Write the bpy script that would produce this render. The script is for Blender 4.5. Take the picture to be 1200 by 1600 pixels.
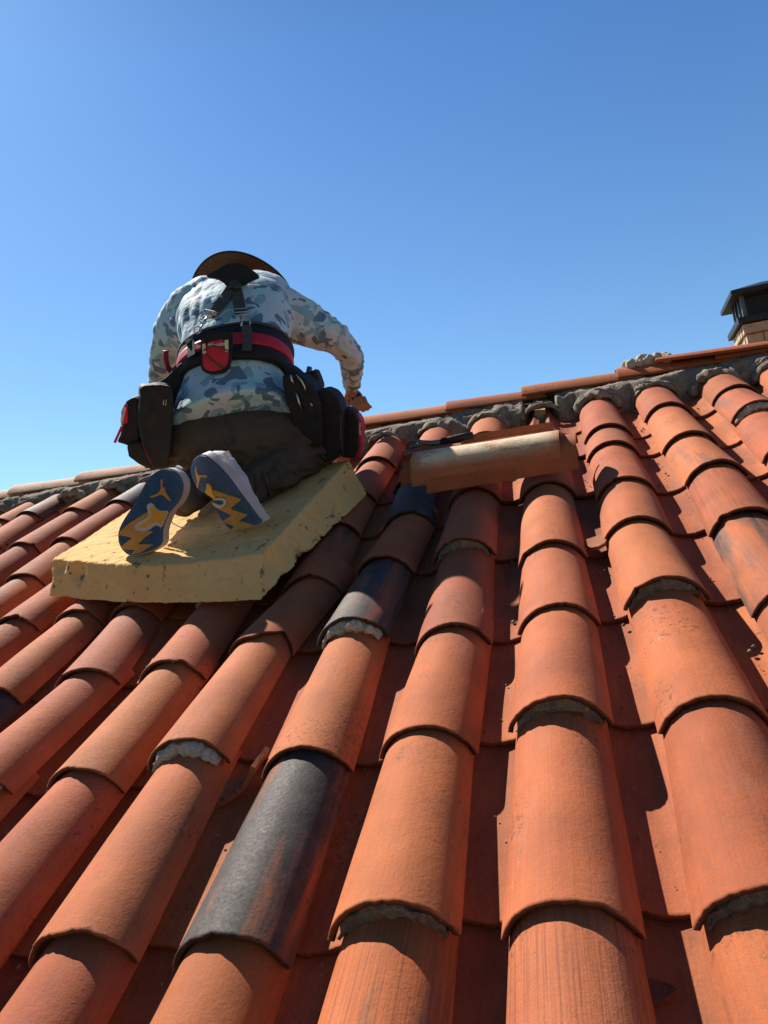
import bpy, bmesh, math, random
import numpy as np
from mathutils import Vector, Matrix, noise
from mathutils.bvhtree import BVHTree
rad = math.radians
random.seed(7)
scene = bpy.context.scene
col = scene.collection
for o in list(bpy.data.objects): bpy.data.objects.remove(o)

# ------------------------------------------------------------------ roof frame
# roof coordinates: u along the ridge, v up the slope, w off the surface (w = 0: crest of the cover tiles)
PITCH = rad(27); BASE = 4.2
cp, sp = math.cos(PITCH), math.sin(PITCH)
RM = Matrix(((1,0,0,0),(0,cp,-sp,0),(0,sp,cp,BASE),(0,0,0,1)))
RR = RM.to_3x3()
def W(p): return RM @ Vector(p)

# ------------------------------------------------------------------ camera
CAMR = np.array([[0.95856276,0.1700986,-0.22852551],[-0.15476138,-0.36256094,-0.91902039],[-0.23917851,0.91630564,-0.32121272]])
CAMC = np.array([0.07244057,-0.2978048,0.73283261]); F = 1200.
cam = bpy.data.objects.new('camera', bpy.data.cameras.new('camera')); col.objects.link(cam)
cm = Matrix(((CAMR[0][0],-CAMR[1][0],-CAMR[2][0],CAMC[0]),(CAMR[0][1],-CAMR[1][1],-CAMR[2][1],CAMC[1]),(CAMR[0][2],-CAMR[1][2],-CAMR[2][2],CAMC[2]),(0,0,0,1)))
cam.matrix_world = RM @ cm
cam.data.sensor_fit = 'HORIZONTAL'; cam.data.sensor_width = 36; cam.data.lens = 36.0
cam.data.clip_start = 0.02; cam.data.clip_end = 6000
scene.camera = cam

# ------------------------------------------------------------------ light
SUN = (RR @ Vector((-1.02, 1.40, 1.0))).normalized()
EL = math.asin(SUN.z); AZ = math.atan2(SUN.x, SUN.y)
sl = bpy.data.lights.new('sun', 'SUN'); sl.energy = 5.0; sl.angle = rad(0.5); sl.color = (1.0, 0.93, 0.83)
so = bpy.data.objects.new('sun', sl); col.objects.link(so)
so.rotation_euler = SUN.to_track_quat('Z', 'Y').to_euler()
world = bpy.data.worlds.new('World'); scene.world = world; world.use_nodes = True
wn = world.node_tree; wn.nodes.clear()
wo = wn.nodes.new('ShaderNodeOutputWorld'); bg = wn.nodes.new('ShaderNodeBackground'); sky = wn.nodes.new('ShaderNodeTexSky')
sky.sky_type = 'NISHITA'; sky.sun_disc = False; sky.sun_elevation = EL; sky.sun_rotation = AZ
sky.altitude = 300; sky.air_density = 1.0; sky.dust_density = 0.4; sky.ozone_density = 2.0
bg.inputs['Strength'].default_value = 0.098
# clear, dry air: deeper blue overhead than at the horizon
wt = wn.nodes.new('ShaderNodeTexCoord'); wx = wn.nodes.new('ShaderNodeSeparateXYZ'); wr = wn.nodes.new('ShaderNodeValToRGB'); wm = wn.nodes.new('ShaderNodeMix')
wm.data_type = 'RGBA'; wm.blend_type = 'MULTIPLY'; wm.inputs[0].default_value = 1
wr.color_ramp.elements[0].position = 0.0; wr.color_ramp.elements[0].color = (.88,1.08,1.06,1); wr.color_ramp.elements[1].position = 1.0; wr.color_ramp.elements[1].color = (.12,.19,.27,1); we = wr.color_ramp.elements.new(.62); we.color = (.43,.72,.98,1)
wn.links.new(wt.outputs['Generated'], wx.inputs[0]); wn.links.new(wx.outputs[2], wr.inputs[0]); wn.links.new(sky.outputs[0], wm.inputs[6]); wn.links.new(wr.outputs[0], wm.inputs[7]); wb = wn.nodes.new('ShaderNodeMapRange'); wb.inputs[1].default_value = -.7; wb.inputs[2].default_value = .25; wb.inputs[3].default_value = .38; wb.inputs[4].default_value = 1.0
wk = wn.nodes.new('ShaderNodeVectorMath'); wk.operation = 'SCALE'; wn.links.new(wx.outputs[1], wb.inputs[0]); wn.links.new(wm.outputs[2], wk.inputs[0]); wn.links.new(wb.outputs[0], wk.inputs['Scale']); wn.links.new(wk.outputs[0], bg.inputs[0]); wn.links.new(bg.outputs[0], wo.inputs[0])
scene.view_settings.view_transform = 'Standard'; scene.view_settings.look = 'None'
scene.view_settings.exposure = 0.62; scene.view_settings.gamma = 1; scene.view_settings.use_curve_mapping = False

# ------------------------------------------------------------------ pixel -> point helpers (measurements taken from the photograph)
def ray(x, y): return np.array([(x-600)/F, (y-800)/F, 1.0]) @ CAMR
def at_w(x, y, w=0.):
    d = ray(x, y); return CAMC + (w-CAMC[2])/d[2]*d
def at_v(x, y, v):
    d = ray(x, y); return CAMC + (v-CAMC[1])/d[1]*d
def at_plane(x, y, p, n):
    d = ray(x, y); return CAMC + np.dot(np.array(p)-CAMC, n)/np.dot(d, n)*d

# ------------------------------------------------------------------ object helpers
def tag(o, label=None, cat=None, group=None, kind=None):
    if label: o['label'] = label
    if cat: o['category'] = cat
    if group: o['group'] = group
    if kind: o['kind'] = kind
    return o
def thing(name, p, label, cat, group=None):
    o = bpy.data.objects.new(name, None); col.objects.link(o)
    o.matrix_world = RM @ Matrix.Translation(Vector(p)); o.empty_display_size = .05
    return tag(o, label, cat, group)
def wmat(o):
    m = o.matrix_basis.copy()
    while o.parent: o = o.parent; m = o.matrix_basis @ m
    return m
def link(name, me, parent=None, mat=None, roof=True):
    """me is in roof coordinates (roof=True) or world coordinates; the object gets its origin at the mesh's centre"""
    o = bpy.data.objects.new(name, me); col.objects.link(o)
    if mat is not None and not me.materials: me.materials.append(mat)
    n = len(me.vertices); co = np.empty(n*3); me.vertices.foreach_get('co', co); co = co.reshape(-1,3)
    c = Vector(((co.min(0)+co.max(0))/2).tolist()); me.transform(Matrix.Translation(-c))
    base = (RM if roof else Matrix()) @ Matrix.Translation(c)
    if parent is not None:
        o.parent = parent; o.matrix_basis = wmat(parent).inverted() @ base
    else: o.matrix_basis = base
    return o
def mesh(name, V, Fc, smooth=True, sharp=None):
    me = bpy.data.meshes.new(name)
    me.from_pydata([tuple(map(float, v)) for v in V], [], [tuple(int(i) for i in f) for f in Fc]); me.validate(); me.update()
    if smooth: me.polygons.foreach_set('use_smooth', [True]*len(me.polygons))
    if sharp: me.set_sharp_from_angle(angle=rad(sharp))
    return me
def clean(me):
    bm = bmesh.new(); bm.from_mesh(me); bmesh.ops.recalc_face_normals(bm, faces=bm.faces); bm.to_mesh(me); bm.free()
def eval_mods(me, mods, name='m'):
    """run a list of (type, settings) modifiers over a mesh and return the result"""
    o = bpy.data.objects.new('tmp', me); col.objects.link(o)
    for t, s in mods:
        m = o.modifiers.new(t, t)
        for k, v in s.items(): setattr(m, k, v)
    dg = bpy.context.evaluated_depsgraph_get(); dg.update()
    r = bpy.data.meshes.new_from_object(o.evaluated_get(dg)); r.name = name
    bpy.data.objects.remove(o); return r
def displace(me, fn):
    n = len(me.vertices); co = np.empty(n*3); me.vertices.foreach_get('co', co); co = co.reshape(-1,3)
    no = np.empty(n*3); me.vertices.foreach_get('normal', no); no = no.reshape(-1,3)
    d = np.array([fn(Vector(c.tolist()), Vector(k.tolist())) for c, k in zip(co, no)])
    co = co + no*d[:,None]; me.vertices.foreach_set('co', co.ravel()); me.update()
class Geo:
    def __init__(s): s.V = []; s.F = []
    def add(s, V, Fc):
        b = len(s.V); s.V += [tuple(map(float, v)) for v in V]; s.F += [tuple(int(i)+b for i in f) for f in Fc]
    def grid(s, P, closed_u=False, closed_v=False):
        nu, nv = len(P), len(P[0]); V = [p for r in P for p in r]; Fc = []
        for i in range(nu if closed_u else nu-1):
            for j in range(nv if closed_v else nv-1):
                a = i*nv+j; b = ((i+1)%nu)*nv+j; c = ((i+1)%nu)*nv+(j+1)%nv; d = i*nv+(j+1)%nv
                Fc.append((a,b,c,d))
        s.add(V, Fc)
    def box(s, o, ax, ay, az):
        o, ax, ay, az = map(np.array, (o, ax, ay, az))
        s.add([o+i*ax+j*ay+k*az for i in (0,1) for j in (0,1) for k in (0,1)], [(0,1,3,2),(4,6,7,5),(0,4,5,1),(2,3,7,6),(0,2,6,4),(1,5,7,3)])
    def tube(s, pts, r, n=8, cap=True):
        pts = [np.array(p, float) for p in pts]; rs = r if hasattr(r, '__len__') else [r]*len(pts)
        ref = np.array([0.13,0.2,1.0]); rings = []
        for i, p in enumerate(pts):
            t = pts[min(i+1, len(pts)-1)]-pts[max(i-1, 0)]; t /= np.linalg.norm(t)+1e-12
            a = np.cross(t, ref); a /= np.linalg.norm(a)+1e-12; b = np.cross(t, a)
            rings.append([p+rs[i]*(math.cos(k*2*math.pi/n)*a+math.sin(k*2*math.pi/n)*b) for k in range(n)])
        base = len(s.V); s.grid(rings, closed_v=True)
        if cap:
            s.F.append(tuple(base+k for k in range(n))); s.F.append(tuple(base+(len(pts)-1)*n+k for k in reversed(range(n))))
    def ball(s, c, r, nu=14, nv=10, sc=(1,1,1), M=None):
        c = np.array(c, float); V = []; Fc = []
        for i in range(nv+1):
            th = math.pi*i/nv
            for j in range(nu):
                ph = 2*math.pi*j/nu; p = np.array([math.sin(th)*math.cos(ph)*sc[0], math.sin(th)*math.sin(ph)*sc[1], math.cos(th)*sc[2]])*r
                V.append(c+(M@p if M is not None else p))
        for i in range(nv):
            for j in range(nu): Fc.append((i*nu+j, i*nu+(j+1)%nu, (i+1)*nu+(j+1)%nu, (i+1)*nu+j))
        s.add(V, Fc)
    def capsule(s, a, b, ra, rb, n=16):
        """one closed tapered limb segment with round ends"""
        a = np.array(a, float); b = np.array(b, float); t = b-a; L = np.linalg.norm(t); t /= L
        pts = [a-t*ra*math.cos(k*math.pi/10) for k in range(5)]; rs = [max(ra*math.sin(k*math.pi/10), .0005) for k in range(5)]
        pts += [a, a+t*L*.33, a+t*L*.66, b]; rs += [ra, ra+(rb-ra)*.33, ra+(rb-ra)*.66, rb]
        pts += [b+t*rb*math.cos(k*math.pi/10) for k in range(4,-1,-1)]; rs += [max(rb*math.sin(k*math.pi/10), .0005) for k in range(4,-1,-1)]
        s.tube(pts, rs, n)
    def mesh(s, name='m', smooth=True, sharp=None):
        me = mesh(name, s.V, s.F, smooth, None); clean(me)
        if sharp: me.set_sharp_from_angle(angle=rad(sharp))
        return me

# ------------------------------------------------------------------ materials
class NT:
    def __init__(s, name):
        s.m = bpy.data.materials.new(name); s.m.use_nodes = True; s.t = s.m.node_tree; s.t.nodes.clear()
        s.out = s.n('ShaderNodeOutputMaterial'); s.b = s.n('ShaderNodeBsdfPrincipled'); s.l(s.b.outputs[0], s.out.inputs[0])
        s.b.inputs['Specular IOR Level'].default_value = .3
    def n(s, t, **k):
        x = s.t.nodes.new(t)
        for a, v in k.items(): setattr(x, a, v)
        return x
    def l(s, a, b): s.t.links.new(a, b)
    def put(s, sock, v):
        if hasattr(v, 'is_output') or isinstance(v, bpy.types.NodeSocket): s.l(v, sock)
        else: sock.default_value = v
    def noise(s, vec, scale, detail=4, rough=.55, dist=0, w=None):
        x = s.n('ShaderNodeTexNoise', noise_dimensions='4D' if w is not None else '3D')
        s.put(x.inputs['Vector'], vec); x.inputs['Scale'].default_value = scale; x.inputs['Detail'].default_value = detail
        x.inputs['Roughness'].default_value = rough; x.inputs['Distortion'].default_value = dist
        if w is not None: s.put(x.inputs['W'], w)
        return x.outputs['Fac']
    def ramp(s, f, stops, interp='LINEAR'):
        x = s.n('ShaderNodeValToRGB'); x.color_ramp.interpolation = interp; e = x.color_ramp.elements
        while len(e) > 1: e.remove(e[-1])
        for i, (p, c) in enumerate(stops):
            el = e[0] if i == 0 else e.new(p)
            el.position = p; el.color = (c,c,c,1) if isinstance(c, (int,float)) else (*c,1)
        s.put(x.inputs[0], f); return x.outputs[0]
    def mix(s, f, a, b, mode='MIX'):
        x = s.n('ShaderNodeMix', data_type='RGBA', blend_type=mode); x.clamp_factor = True
        s.put(x.inputs[0], f); s.put(x.inputs[6], a if not isinstance(a, tuple) else (*a,1) if len(a)==3 else a); s.put(x.inputs[7], b if not isinstance(b, tuple) else (*b,1) if len(b)==3 else b)
        return x.outputs[2]
    def math(s, op, a, b=0., c=0., clamp=False):
        x = s.n('ShaderNodeMath', operation=op); x.use_clamp = clamp
        s.put(x.inputs[0], a); s.put(x.inputs[1], b); s.put(x.inputs[2], c); return x.outputs[0]
    def vec(s, v, scale):
        x = s.n('ShaderNodeVectorMath', operation='MULTIPLY'); s.put(x.inputs[0], v); x.inputs[1].default_value = scale; return x.outputs[0]
    def bump(s, h, strength, dist, prev=None):
        x = s.n('ShaderNodeBump'); x.inputs['Strength'].default_value = strength; x.inputs['Distance'].default_value = dist
        s.put(x.inputs['Height'], h)
        if prev is not None: s.l(prev, x.inputs['Normal'])
        return x.outputs[0]
    def obj(s): return s.n('ShaderNodeTexCoord').outputs['Object']
    def attr(s, name): return s.n('ShaderNodeAttribute', attribute_name=name)
    def fin(s, color, rough, normal=None, **k):
        s.put(s.b.inputs['Base Color'], color if not isinstance(color, tuple) else (*color,1)); s.put(s.b.inputs['Roughness'], rough)
        if normal is not None: s.l(normal, s.b.inputs['Normal'])
        for a, v in k.items(): s.b.inputs[a.replace('_',' ')].default_value = v
        return s.m

def mat_clay():
    s = NT('terracotta'); tc = s.attr('tc').outputs['Vector']; t = s.attr('tint'); tint = t.outputs['Color']; smoke = t.outputs['Alpha']
    ex = s.attr('extra'); exs = s.n('ShaderNodeSeparateColor'); s.l(ex.outputs['Color'], exs.inputs[0])
    comb, cream, edge = exs.outputs[0], exs.outputs[1], exs.outputs[2]
    big = s.noise(tc, 7, 3); c = s.mix(s.ramp(big, [(.3,0),(.7,1)]), (.80,.80,.82), (1.12,1.10,1.05)); c = s.mix(1., tint, c, 'MULTIPLY'); c = s.mix(1., c, (.91,.76,.61), 'MULTIPLY')
    fine = s.noise(tc, 170, 5, .7); c = s.mix(.55, c, s.ramp(fine, [(.25,.62),(.5,1.0),(.8,1.28)]), 'MULTIPLY')
    grain = s.noise(tc, 800, 2, .6); c = s.mix(.6, c, s.ramp(grain, [(.3,.75),(.65,1.18)]), 'MULTIPLY')
    # faint drawn lines along the tile, strong on combed ones
    lv = s.vec(tc, (1,.012,.012)); ln = s.noise(lv, 330, 3, .6)
    c = s.mix(s.math('MULTIPLY_ADD', comb, .55, .14), c, s.ramp(ln, [(.35,.55),(.5,1.0),(.7,1.15)]), 'MULTIPLY')
    # dusty pale bloom and darker weathering patches
    sv = s.vec(tc, (1,.3,1)); bl = s.noise(sv, 16, 6, .68); c = s.mix(s.ramp(bl, [(.54,0),(.8,.22)]), c, (.48,.30,.24))
    dk = s.noise(s.vec(tc, (1,.45,1)), 23, 7, .75); c = s.mix(s.ramp(dk, [(.60,0),(.78,.42)]), c, (.13,.075,.055))
    gm = s.math('MULTIPLY', ex.outputs['Alpha'], s.ramp(s.noise(s.vec(tc, (1,.22,1)), 26, 6, .72), [(.38,0),(.62,.85)])); c = s.mix(gm, c, (.085,.040,.032))  # grime streaks, laid heavier on the pans to paint in their shade
    lch = s.math('MULTIPLY', s.ramp(s.noise(tc, 105, 4, .75), [(.55,0),(.62,.75)]), s.ramp(s.noise(tc, 8, 3), [(.54,0),(.64,1)])); c = s.mix(lch, c, (.055,.045,.040))
    # small pits and specks
    vo = s.n('ShaderNodeTexVoronoi'); s.l(tc, vo.inputs['Vector']); vo.inputs['Scale'].default_value = 75
    wn_ = s.n('ShaderNodeSeparateColor'); s.l(vo.outputs['Color'], wn_.inputs[0])
    spk = s.math('MULTIPLY', s.math('LESS_THAN', vo.outputs['Distance'], .075), s.math('GREATER_THAN', wn_.outputs[0], .86))
    c = s.mix(s.math('MULTIPLY', spk, .75), c, (.05,.035,.03))
    # thin pale scratches
    sc = s.noise(s.vec(tc, (1,.10,1)), 60, 2, .5, .6); scm = s.math('MULTIPLY', s.ramp(sc, [(.494,0),(.50,1),(.506,0)]), s.ramp(s.noise(tc, 12, 2), [(.6,0),(.72,.45)]))
    c = s.mix(scm, c, (.62,.45,.38))
    # kiln smoke: grey-black with reddish streaks
    sm = s.noise(s.vec(tc, (1,.10,1)), 19, 5, .62, .3); smb = s.noise(s.vec(tc, (1,.35,1)), 9, 4)
    smf = s.math('MULTIPLY_ADD', smoke, 2.0, s.math('MULTIPLY_ADD', sm, 4.6, -3.55)); smf = s.math('ADD', smf, s.math('MULTIPLY_ADD', smb, 1.6, -.8))
    smf = s.math('ADD', smf, s.math('MULTIPLY_ADD', fine, .7, -.35)); smf = s.math('MULTIPLY', s.math('MINIMUM', s.math('MAXIMUM', smf, 0), 1), s.math('GREATER_THAN', smoke, .02))
    smc = s.mix(s.ramp(s.noise(tc, 30, 5, .7), [(.3,0),(.7,1)]), (.036,.026,.023), (.088,.070,.062))
    c = s.mix(smf, c, smc)
    # lime-washed cream tiles
    crm = s.math('MULTIPLY', cream, s.ramp(s.noise(s.vec(tc,(1,.5,1)), 22, 7, .75), [(.30,0),(.52,1)]))
    crc = s.mix(s.ramp(s.noise(tc, 60, 5, .7), [(.35,0),(.7,1)]), (.78,.58,.38), (.92,.76,.54)); c = s.mix(crm, c, crc)
    # dirty, lichened broken edge, darkened further to paint in the rim's shade
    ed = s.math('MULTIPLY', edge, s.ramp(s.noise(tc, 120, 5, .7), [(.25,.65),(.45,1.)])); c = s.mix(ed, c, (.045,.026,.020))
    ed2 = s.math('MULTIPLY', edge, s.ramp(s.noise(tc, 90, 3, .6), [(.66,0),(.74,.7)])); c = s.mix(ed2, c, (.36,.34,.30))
    n = s.bump(grain, .30, .0010); n = s.bump(fine, .42, .0017, n); n = s.bump(s.noise(tc, 38, 3, .5), .30, .0022, n)
    n = s.bump(s.math('MULTIPLY', ln, s.math('MULTIPLY_ADD', comb, .9, .12)), .4, .0014, n)
    ro = s.mix(smf, s.ramp(fine, [(.3,.72),(.7,.92)]), s.ramp(fine, [(.3,.58),(.7,.78)]))
    s.l(ro, s.b.inputs['Roughness'])
    m = s.fin(c, ro, n); s.b.inputs['Specular IOR Level'].default_value = .35; return m
CLAY = mat_clay()
def mat_mortar(name, a, b, bs=.9):
    s = NT(name); v = s.obj(); c = s.mix(s.ramp(s.noise(v, 14, 6, .7), [(.35,0),(.65,1)]), a, b)
    f = s.noise(v, 120, 6, .75); c = s.mix(.8, c, s.ramp(f, [(.25,.5),(.5,1.),(.8,1.3)]), 'MULTIPLY')
    c = s.mix(s.ramp(s.noise(v, 33, 4, .7), [(.60,0),(.7,.5)]), c, (a[0]*.3, a[1]*.3, a[2]*.3))
    n = s.bump(f, bs, .006); n = s.bump(s.noise(v, 34, 5, .65), 1., .014, n); return s.fin(c, .95, n)
MORTAR = mat_mortar('old_mortar', (.22,.18,.14), (.42,.35,.275)); MORTAR_D = mat_mortar('dirty_mortar', (.19,.145,.11), (.31,.255,.20))
MORTAR_L = mat_mortar('fresh_mortar', (.50,.44,.36), (.66,.60,.50), .7)
def mat_plain(name, c, rough=.7, var=.25, scale=20, bump=.3, bscale=60, bdist=.002, **k):
    s = NT(name); v = s.obj(); f = s.noise(v, scale, 5, .6)
    cc = s.mix(s.ramp(f, [(.3,0),(.7,1)]), tuple(x*(1-var) for x in c), tuple(min(x*(1+var), 1) for x in c))
    return s.fin(cc, rough, s.bump(s.noise(v, bscale, 4, .6), bump, bdist), **k)
def mat_foam():
    s = NT('upholstery_foam'); v = s.obj(); c = s.mix(s.ramp(s.noise(v, 7, 5, .6), [(.3,0),(.7,1)]), (.84,.48,.18), (.94,.58,.235))
    c = s.mix(s.ramp(s.noise(v, 24, 5, .7), [(.62,0),(.80,.55)]), c, (.50,.28,.10))
    st = s.noise(s.vec(v, (1,.3,1)), 38, 4, .65); c = s.mix(s.ramp(st, [(.62,0),(.66,.75)]), c, (.13,.08,.035))
    vo = s.n('ShaderNodeTexVoronoi'); s.l(v, vo.inputs['Vector']); vo.inputs['Scale'].default_value = 28
    pc = s.n('ShaderNodeSeparateColor'); s.l(vo.outputs['Color'], pc.inputs[0])
    pit = s.math('MULTIPLY', s.ramp(vo.outputs['Distance'], [(.10,1),(.20,0)]), s.math('GREATER_THAN', pc.outputs[0], .84)); c = s.mix(s.math('MULTIPLY', pit, .85), c, (.17,.09,.035))
    n = s.bump(s.noise(v, 260, 4, .7), .5, .002); n = s.bump(s.noise(v, 45, 4, .6), .5, .005, n); n = s.bump(pit, -.8, .006, n)
    return s.fin(c, .95, n)
FOAM = mat_foam()
def mat_camo():
    s = NT('camouflage_fabric'); v = s.obj(); v = s.vec(v, (1,1,1.15))
    base = (.42,.66,.75); c = s.mix(s.math('GREATER_THAN', s.noise(v, 12, 1.5, .5, .4), .53), base, (.50,.60,.72))
    o2 = s.n('ShaderNodeVectorMath', operation='ADD'); s.l(v, o2.inputs[0]); o2.inputs[1].default_value = (3.1,1.7,9.2)
    c = s.mix(s.math('GREATER_THAN', s.noise(o2.outputs[0], 14.5, 1.8, .5, .6), .545), c, (.23,.42,.54))
    o3 = s.n('ShaderNodeVectorMath', operation='ADD'); s.l(v, o3.inputs[0]); o3.inputs[1].default_value = (8.1,5.7,1.2)
    c = s.mix(s.math('GREATER_THAN', s.noise(o3.outputs[0], 16.5, 1.8, .5, .7), .575), c, (.11,.20,.31))
    n = s.bump(s.noise(v, 420, 2, .5), .15, .001); n = s.bump(s.noise(s.vec(v,(1,1,.35)), 26, 3, .55, .8), .5, .012, n)
    m = s.fin(c, .75, n); s.b.inputs['Sheen Weight'].default_value = .15; return m
CAMO = mat_camo()
TROUSER = mat_plain('dark_brown_canvas', (.072,.055,.043), .85, .25, 12, .5, 22, .012)
BLACKF = mat_plain('black_nylon', (.016,.017,.021), .72, .3, 25, .5, 330, .0012)
WEB = mat_plain('grey_webbing', (.075,.072,.070), .8, .25, 40, .6, 300, .0012)
REDF = mat_plain('red_nylon', (.52,.022,.055), .6, .2, 20, .4, 300, .001)
REDD = mat_plain('red_piping', (.30,.015,.03), .6, .2, 20, .3, 300, .001)
METAL = mat_plain('worn_steel', (.55,.55,.54), .3, .15, 60, .2, 90, .0008, Metallic=1.)
WHITE = mat_plain('white_print', (.78,.76,.76), .6, .05)
SKIN = mat_plain('skin', (.40,.20,.125), .55, .12, 30, .3, 220, .0008)
HAIR = mat_plain('dark_hair', (.012,.010,.009), .6, .3, 60, .6, 120, .003)
def mat_rubber(name, c):
    s = NT(name); v = s.obj(); b = s.mix(s.ramp(s.noise(v, 30, 5, .6), [(.3,0),(.7,1)]), tuple(x*.8 for x in c), tuple(x*1.15 for x in c))
    b = s.mix(s.ramp(s.noise(v, 46, 7, .78), [(.50,0),(.74,.40)]), b, (.30,.25,.20)); b = s.mix(s.ramp(s.noise(s.vec(v, (1,.3,.3)), 90, 4, .7), [(.60,0),(.72,.6)]), b, tuple(x*.35 for x in c))
    wv = s.n('ShaderNodeTexWave', wave_type='BANDS', bands_direction='DIAGONAL'); s.l(v, wv.inputs['Vector']); wv.inputs['Scale'].default_value = 95; wv.inputs['Distortion'].default_value = 2.
    b = s.mix(s.math('MULTIPLY', wv.outputs['Fac'], .45), b, tuple(x*.45 for x in c))
    return s.fin(b, .7, s.bump(wv.outputs['Fac'], .7, .0015))
RUB_B = mat_rubber('blue_rubber', (.045,.13,.27))
RUB_O = mat_rubber('ochre_rubber', (.66,.35,.075))
RUB_Y = mat_plain('yellow_shank', (.66,.33,.015), .4, .1, 20, .15, 60, .001)
RUB_G = mat_plain('pale_grey_rubber', (.52,.48,.47), .6, .12, 30, .3, 160, .001)
SHOEW = mat_plain('white_leather', (.62,.58,.56), .6, .15, 28, .5, 45, .004)
STRAW = None
def mat_straw():
    s = NT('woven_straw'); v = s.obj(); wv = s.n('ShaderNodeTexWave', wave_type='RINGS', rings_direction='Z'); s.l(v, wv.inputs['Vector']); wv.inputs['Scale'].default_value = 75; wv.inputs['Distortion'].default_value = 1.5; wv.inputs['Detail'].default_value = 2
    f = s.noise(v, 140, 4, .7); c = s.mix(s.ramp(wv.outputs['Fac'], [(.2,0),(.8,1)]), (.085,.040,.023), (.15,.075,.042)); c = s.mix(.8, c, s.ramp(f, [(.3,.6),(.7,1.3)]), 'MULTIPLY')
    return s.fin(c, .8, s.bump(wv.outputs['Fac'], .6, .002))
STRAW = mat_straw()
def mat_wood():
    s = NT('pine_batten'); v = s.obj(); g = s.noise(s.vec(v, (1,1,.12)), 120, 4, .6, .6); c = s.mix(s.ramp(g, [(.3,0),(.7,1)]), (.42,.25,.10), (.62,.44,.22)); return s.fin(c, .75, s.bump(g, .3, .001))
WOOD = mat_wood()
def mat_brick():
    s = NT('buff_brick'); v = s.obj(); sx = s.n('ShaderNodeSeparateXYZ'); s.l(v, sx.inputs[0])
    c = s.mix(s.ramp(s.noise(v, 9, 5, .7), [(.3,0),(.7,1)]), (.50,.37,.26), (.70,.56,.40)); f = s.noise(v, 60, 6, .75); c = s.mix(.8, c, s.ramp(f, [(.25,.5),(.5,1),(.8,1.3)]), 'MULTIPLY')
    return s.fin(c, .92, s.bump(f, .9, .008))
BRICK = mat_brick(); JOINT = mat_plain('brick_joint', (.22,.14,.10), .95, .25, 30, .8, 90, .004)
CAPM = mat_plain('dark_painted_metal', (.030,.031,.034), .45, .2, 12, .2, 50, .001, Metallic=.0)
CAPS = mat_plain('zinc_sheet', (.16,.17,.18), .45, .2, 15, .2, 50, .001, Metallic=.6)
DARK = mat_plain('roofing_felt', (.030,.026,.024), .9, .3, 10, .6, 60, .004)
def mat_ground():
    s = NT('dry_ground'); v = s.obj(); c = s.mix(s.ramp(s.noise(v, .05, 6, .6), [(.35,0),(.65,1)]), (.07,.10,.035), (.20,.17,.10)); return s.fin(c, .95, s.bump(s.noise(v, 2, 5), .5, .1))
GROUND = mat_ground()
def mat_wall():
    s = NT('rendered_wall'); v = s.obj(); f = s.noise(v, 40, 5, .7); c = s.mix(s.ramp(s.noise(v, 1.5, 5, .6), [(.3,0),(.7,1)]), (.50,.44,.35), (.60,.54,.44)); return s.fin(c, .9, s.bump(f, .6, .005))
WALL = mat_wall()

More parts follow.
